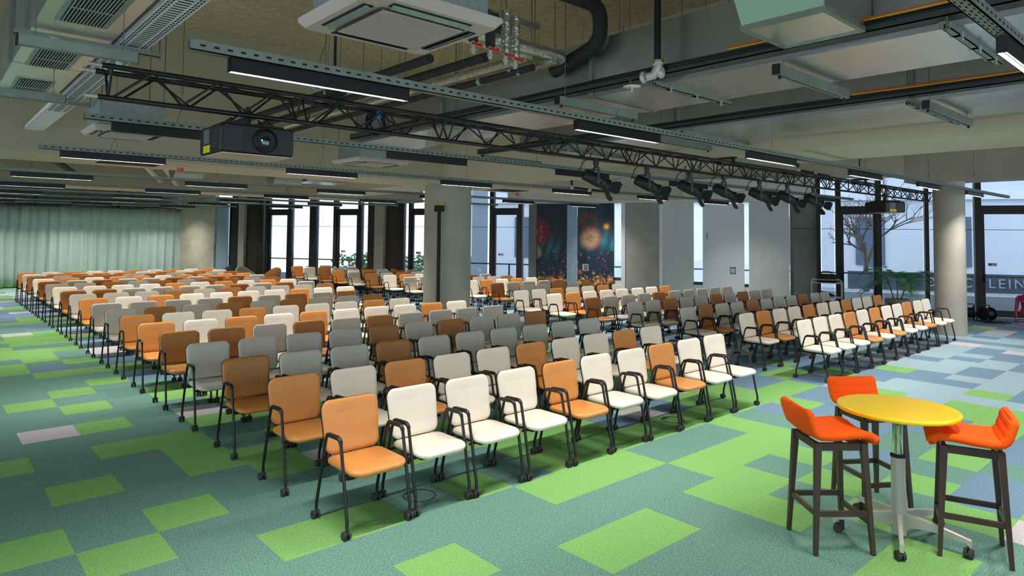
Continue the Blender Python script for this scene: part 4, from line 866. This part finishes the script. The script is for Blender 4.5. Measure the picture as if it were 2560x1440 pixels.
# ---------------------------------------------------------------- palm, trolley, mannequin, lounge chairs, cables
t = thing('potted_palm', 'tall feathery palm in a pale stone pot by the glazed door', 'plant', (19.8, 6.35, 0))
p_ = bld('pot', 'pot', t, lambda b: b.lathe([(.26, 0), (.31, .5), (.285, .5), (.28, .44)], 32)); bld('soil', 'soil', p_, lambda b: b.lathe([(.001, .46), (.28, .45), (.001, .44)], 20))
rg = random.Random(11); stems = []
for k in range(6):
    a = k * 1.05 + .3; b0 = Vector((.09 * math.cos(a), .09 * math.sin(a), .45)); b1 = b0 + Vector((.16 * math.cos(a), .16 * math.sin(a), rg.uniform(.35, .6))); stems.append((b1, a))
    bld('stem', 'stem', t, lambda b: b.tube([b0, (b0 + b1) / 2 + Vector((.02, 0, 0)), b1], .014, 7, 0, radii=[.018, .014, .01]))
for k in range(20):
    b1, a0 = stems[k % 6]; a = a0 + rg.uniform(-1, 1); rise = rg.uniform(.35, .85) if k < 14 else rg.uniform(.0, .25); L_ = rg.uniform(.7, 1.0); young = k in (15, 17)
    P = [b1 + Vector((math.cos(a) * L_ * q, math.sin(a) * L_ * q, rise * 1.6 * q - (rise + .45) * q * q)) for q in [i / 14 for i in range(15)]]
    def fr(b):
        b.tube(P, .006, 5, 0, radii=[.008 - .0004 * i for i in range(15)])
        for i in range(2, 15):
            for q in (0, .5):
                if i + q > 14: continue
                p = P[i] if q == 0 else (P[i] + P[min(14, i + 1)]) / 2; tg = (P[min(14, i + 1)] - P[i - 1]).normalized(); sd = tg.cross(Vector((0, 0, 1))).normalized(); ln = .3 * math.sin(PI * min(1, (i + q) / 15 + .12)) + .06
                for sg in (-1, 1):
                    e = p + (sd * sg * .8 + tg * .55 + Vector((0, 0, -.12 + rg.uniform(-.1, .1)))) * ln; m_ = (p + e) / 2 + Vector((0, 0, .03)); w = tg * .011
                    b.add([p, m_ - w, e, m_ + w, m_ + Vector((0, 0, .004))], [(0, 1, 4), (1, 2, 4), (2, 3, 4), (3, 0, 4)])
    bld('frond', 'leaf2' if young else 'leaf', t, fr)
t = thing('utility_trolley', 'two tier metal trolley with rounded tube handles by the dark concrete pier', 'trolley', (18.6, 7.75, 0), 2.0)
for y in (-.24, .24): bld('side_tube', 'silver', t, lambda b: b.tube(arc([(-.38, y, .06), (-.38, y, 1.0), (.38, y, 1.0), (.38, y, .06)], .09), .013, 8))
for z in (.5, .9): bld('shelf', 'silver', t, lambda b: (b.b2(-.38, .38, -.25, .25, z, z + .02)))
for x in (-.38, .38):
    for y in (-.24, .24): bld('caster', 'rubber', t, lambda b: b.cyl((x, y - .012, .035), (x, y + .012, .035), .035, 12))
t = thing('equipment_bag', 'black equipment bag on the top shelf of the trolley', 'bag', (18.6, 7.75, .92), 2.0); bld('body', 'black', t, lambda b: b.loft([[(x, y, z) for x, y in rrect(.5 - i, .34 - i, .06, 3)] for z, i in ((0, .03), (.02, 0), (.2, .01), (.23, .06))])); bld('strap', 'greydark', t, lambda b: b.tube(arc([(-.15, 0, .22), (-.1, 0, .3), (.1, 0, .3), (.15, 0, .22)], .04), .012, 6))
t = thing('cable_pile', 'heap of black cables on the lower shelf of the trolley', 'cables', (18.6, 7.75, .53), 2.0)
bld('loops', 'cable', t, lambda b: [b.tube([(.22 * math.cos(a * PI / 8) * (1 - .1 * k) + .02 * k, .14 * math.sin(a * PI / 8), .02 + .022 * k + .008 * math.sin(a * k)) for a in range(16)], .012, 5, 0, True) for k in range(6)])
def drum(loc, rz, lab):
    t = thing('cable_drum', lab, 'cable drum', loc, rz, 'cable drums by the glazed door')
    for y in (-.13, .13): bld('flange_disc', 'black', t, lambda b: b.cyl((0, y - .008, .2), (0, y + .008, .2), .17, 20))
    bld('cable_winding', 'cable', t, lambda b: b.tube([(0, -.12 + .02 * i, .2) for i in range(13)], .13, 16, radii=[.125 + .012 * (i % 2) for i in range(13)]))
    bld('stand', 'tube', t, lambda b: b.tube(arc([(-.16, -.16, .012), (.16, -.16, .012), (.05, -.16, .42), (.05, .16, .42), (.16, .16, .012), (-.16, .16, .012)], .04), .012, 6))
drum((20.75, 4.95, 0), .4, 'black cable drum nearer the round pillar, beside the glazed door'); drum((20.7, 4.5, 0), 1.1, 'black cable drum beside the glazed door, nearer the mannequin')
t = thing('floor_cable', 'loose black cable in loops on the carpet beside the cable drums', 'cable', (20.4, 4.4, .012)); bld('loops', 'cable', t, lambda b: b.tube([(.22 * math.cos(i * .5) + .012 * i, .16 * math.sin(i * .5) - .01 * i, .002 * (i % 5)) for i in range(34)], .01, 5))
t = thing('mannequin', 'magenta half body mannequin with one arm reaching to the carpet', 'mannequin', (20.6, 3.62, 0), 0)
bld('base', 'pinkbase', t, lambda b: b.lathe([(.24, 0), (.24, .015), (.2, .022)], 28)); bld('pole', 'silver', t, lambda b: b.cyl((0, 0, .02), (0, 0, .24), .014, 10))
def torso(b):
    R_ = []
    for z, rx, ry, ox in ((.2, .085, .12, 0), (.26, .105, .165, 0), (.34, .1, .16, 0), (.44, .08, .12, 0), (.52, .09, .13, -.01), (.6, .115, .15, -.02), (.68, .1, .165, -.01), (.735, .075, .17, 0), (.765, .055, .1, 0), (.785, .046, .052, 0), (.84, .044, .046, 0), (.86, .06, .055, -.01), (.9, .085, .07, -.015), (.96, .1, .078, -.01), (1.02, .092, .074, 0), (1.06, .055, .045, 0), (1.07, .01, .01, 0)):
        R_.append([(ox + rx * math.cos(a * PI / 12), ry * math.sin(a * PI / 12), z) for a in range(24)])
    b.loft(R_)
    for y in (-.075, .075): b.ell((-.095, y, .61), (.055, .06, .058), 12, 8)
    b.ell((-.115, 0, .925), (.018, .012, .022), 8, 6)
    for sy in (1, -1):
        b.tube([(0, sy * .15, .72), (-.005, sy * .2, .66), (-.01, sy * .225, .45), (-.03, sy * .235, .3), (-.05, sy * .23, .18), (-.055, sy * .225, .13)], .04, 12, 0, radii=[.045, .046, .036, .033, .024, .022])
        b.ell((-.06, sy * .225, .105), (.018, .032, .04), 10, 8)
        for q in range(4): b.tube([(-.06, sy * (.2 + .017 * q), .08), (-.07, sy * (.2 + .017 * q), .05), (-.066, sy * (.2 + .017 * q), .026 + .004 * abs(q - 1.5))], .007, 6)
        b.tube([(-.06, sy * .195, .12), (-.085, sy * .187, .09), (-.09, sy * .188, .07)], .008, 6)
bld('body', 'mann', t, torso)
def tub(loc, rz, m, lab):
    t = thing('lounge_chair', lab, 'armchair', loc, rz, 'tub lounge chairs by the far facade'); R_ = []
    for i in range(25):
        a = PI * (-.12 + 1.24 * i / 24); h = .46 + .38 * max(0, math.sin(a)) ** 1.4; x, y = math.cos(a), math.sin(a)
        R_.append([(x * .36, y * .34, .2), (x * .36, y * .36, .42), (x * .44, y * .43, h), (x * .47, y * .46, h - .01), (x * .43, y * .42, .4), (x * .4, y * .38, .2)])
    bld('shell', m, t, lambda b: b.loft(R_)); bld('seat', m, t, lambda b: b.loft([[(x, y - .02, z) for x, y in rrect(.7 - i, .66 - i, .16, 4)] for z, i in ((.2, .06), (.26, 0), (.36, 0), (.4, .06))])); bld('base', 'navy', t, lambda b: (b.lathe([(.26, 0), (.26, .02), (.04, .04), (.04, .22)], 20)))
tub((8.7, 26.9, 0), 3.4, 'armgreen', 'grey green tub chair by the narrow slot window'); tub((9.35, 26.0, 0), .35, 'armpale', 'pale beige tub chair between the green and the brown one'); tub((9.75, 25.0, 0), 3.5, 'armbrown', 'ochre brown tub chair with its back to the chair rows')
t = thing('cushion', 'green cushion lying on the pale beige tub chair', 'cushion', (9.3, 25.9, .41), .35); bld('pad', 'cushion', t, lambda b: b.loft([[(x, y, z) for x, y in rrect(.42 - i, .34 - i, .05, 3)] for z, i in ((0, .05), (.03, 0), (.1, 0), (.13, .05))]))
# ---------------------------------------------------------------- outdoors beyond the facade
od = struct('ground', 'paved ground outside the facade'); o1 = prism([(8, 31.5), (27.5, -5), (70, 10), (45, 60)], -.35, -.25).build('paving', 'ground', od)
t = thing('balcony_parapet', 'low white parapet with a grey rail outside the glazed doors', 'railing')
panel('parapet_wall', -4, 31, -.25, .42, -2.3, -2.15, 'parapet', t); panel('rail', -4, 31, 1.0, 1.05, -2.25, -2.2, 'rail', t)
for y in range(-3, 31, 3): panel('post', y, y + .05, .42, 1.0, -2.25, -2.2, 'rail', t)
t = thing('street_facade', 'pale rendered building with tall windows across the street', 'building')
panel('wall', -30, 24, -.3, 12, -15, -14, 'facade', t)
for i in range(16):
    for z in (.9, 5.0): panel('window_frame', -26 + 3.1 * i, -24.9 + 3.1 * i, z, z + 2.3, -14.02, -13.92, 'facwin', t)
panel('cornice', -30, 24, 4.0, 4.3, -14, -13.8, 'white', t)
t = thing('lettered_band', 'grey sign band with pale capital letters outside the pillar window', 'sign'); panel('board', 0, 7.5, .45, 1.05, -3.3, -3.2, 'sign', t)
fc = bpy.data.curves.new('letters', 'FONT'); fc.body = 'BAUCHLEIN'; fc.size = .42; fc.extrude = .01; fc.space_character = 1.25; fc.materials.append(M['letter']); fo0 = bpy.data.objects.new('letters_curve', fc); COL.objects.link(fo0); bpy.context.view_layer.update(); me_ = bpy.data.meshes.new_from_object(fo0.evaluated_get(bpy.context.evaluated_depsgraph_get())); bpy.data.objects.remove(fo0); fo = link('lettering', me_, t)
q = fp(5.45, -3.17, .62); xa = -WD; fo.matrix_local = Matrix(((xa.x, 0, WN.x, q.x), (xa.y, 0, WN.y, q.y), (0, 1, 0, q.z), (0, 0, 0, 1)))
for k, (y, lab) in enumerate(((24.3, 'green shrub outside the mullioned windows beside the lounge'), (21.6, 'green shrub outside the door behind the rear rows'))):
    t = thing('shrub', lab, 'shrub', tuple(fp(y, -3.4, -.25))); rg = random.Random(k)
    def lv(b):
        for i in range(900):
            a, h = rg.uniform(0, 6.28), rg.uniform(.1, 1.5); r_ = rg.uniform(.2, 1.5); p = Vector((r_ * math.cos(a), r_ * math.sin(a) * 1.1, h)); u = Vector((rg.uniform(-1, 1), rg.uniform(-1, 1), rg.uniform(-1, 1))).normalized() * .1; w = u.orthogonal() * .6; b.add([p - u, p + w, p + u, p - w], [(0, 1, 2, 3)])
    bld('foliage', 'hedge', t, lv)['kind'] = 'stuff'
t = thing('bare_tree', 'leafless tree outside the glazed door behind the palm', 'tree', tuple(fp(6.6, -6.5, -.25))); rg = random.Random(21)
def grow(b, p, d, L_, r, n):
    e = p + d * L_; b.tube([p, (p + e) / 2 + Vector((rg.uniform(-.1, .1), rg.uniform(-.1, .1), 0)) * L_ * .4, e], r, 5, 0, radii=[r, r * .85, r * .7])
    if n:
        for k in range(3 if n > 2 else 2): grow(b, p + (e - p) * rg.uniform(.55, 1), (d + Vector((rg.uniform(-.9, .9), rg.uniform(-.9, .9), rg.uniform(-.35, .6)))).normalized(), L_ * rg.uniform(.6, .85), r * .6, n - 1)
bld('branches', 'bark', t, lambda b: grow(b, Vector((0, 0, 0)), Vector((0, 0, 1)), 1.7, .13, 6))
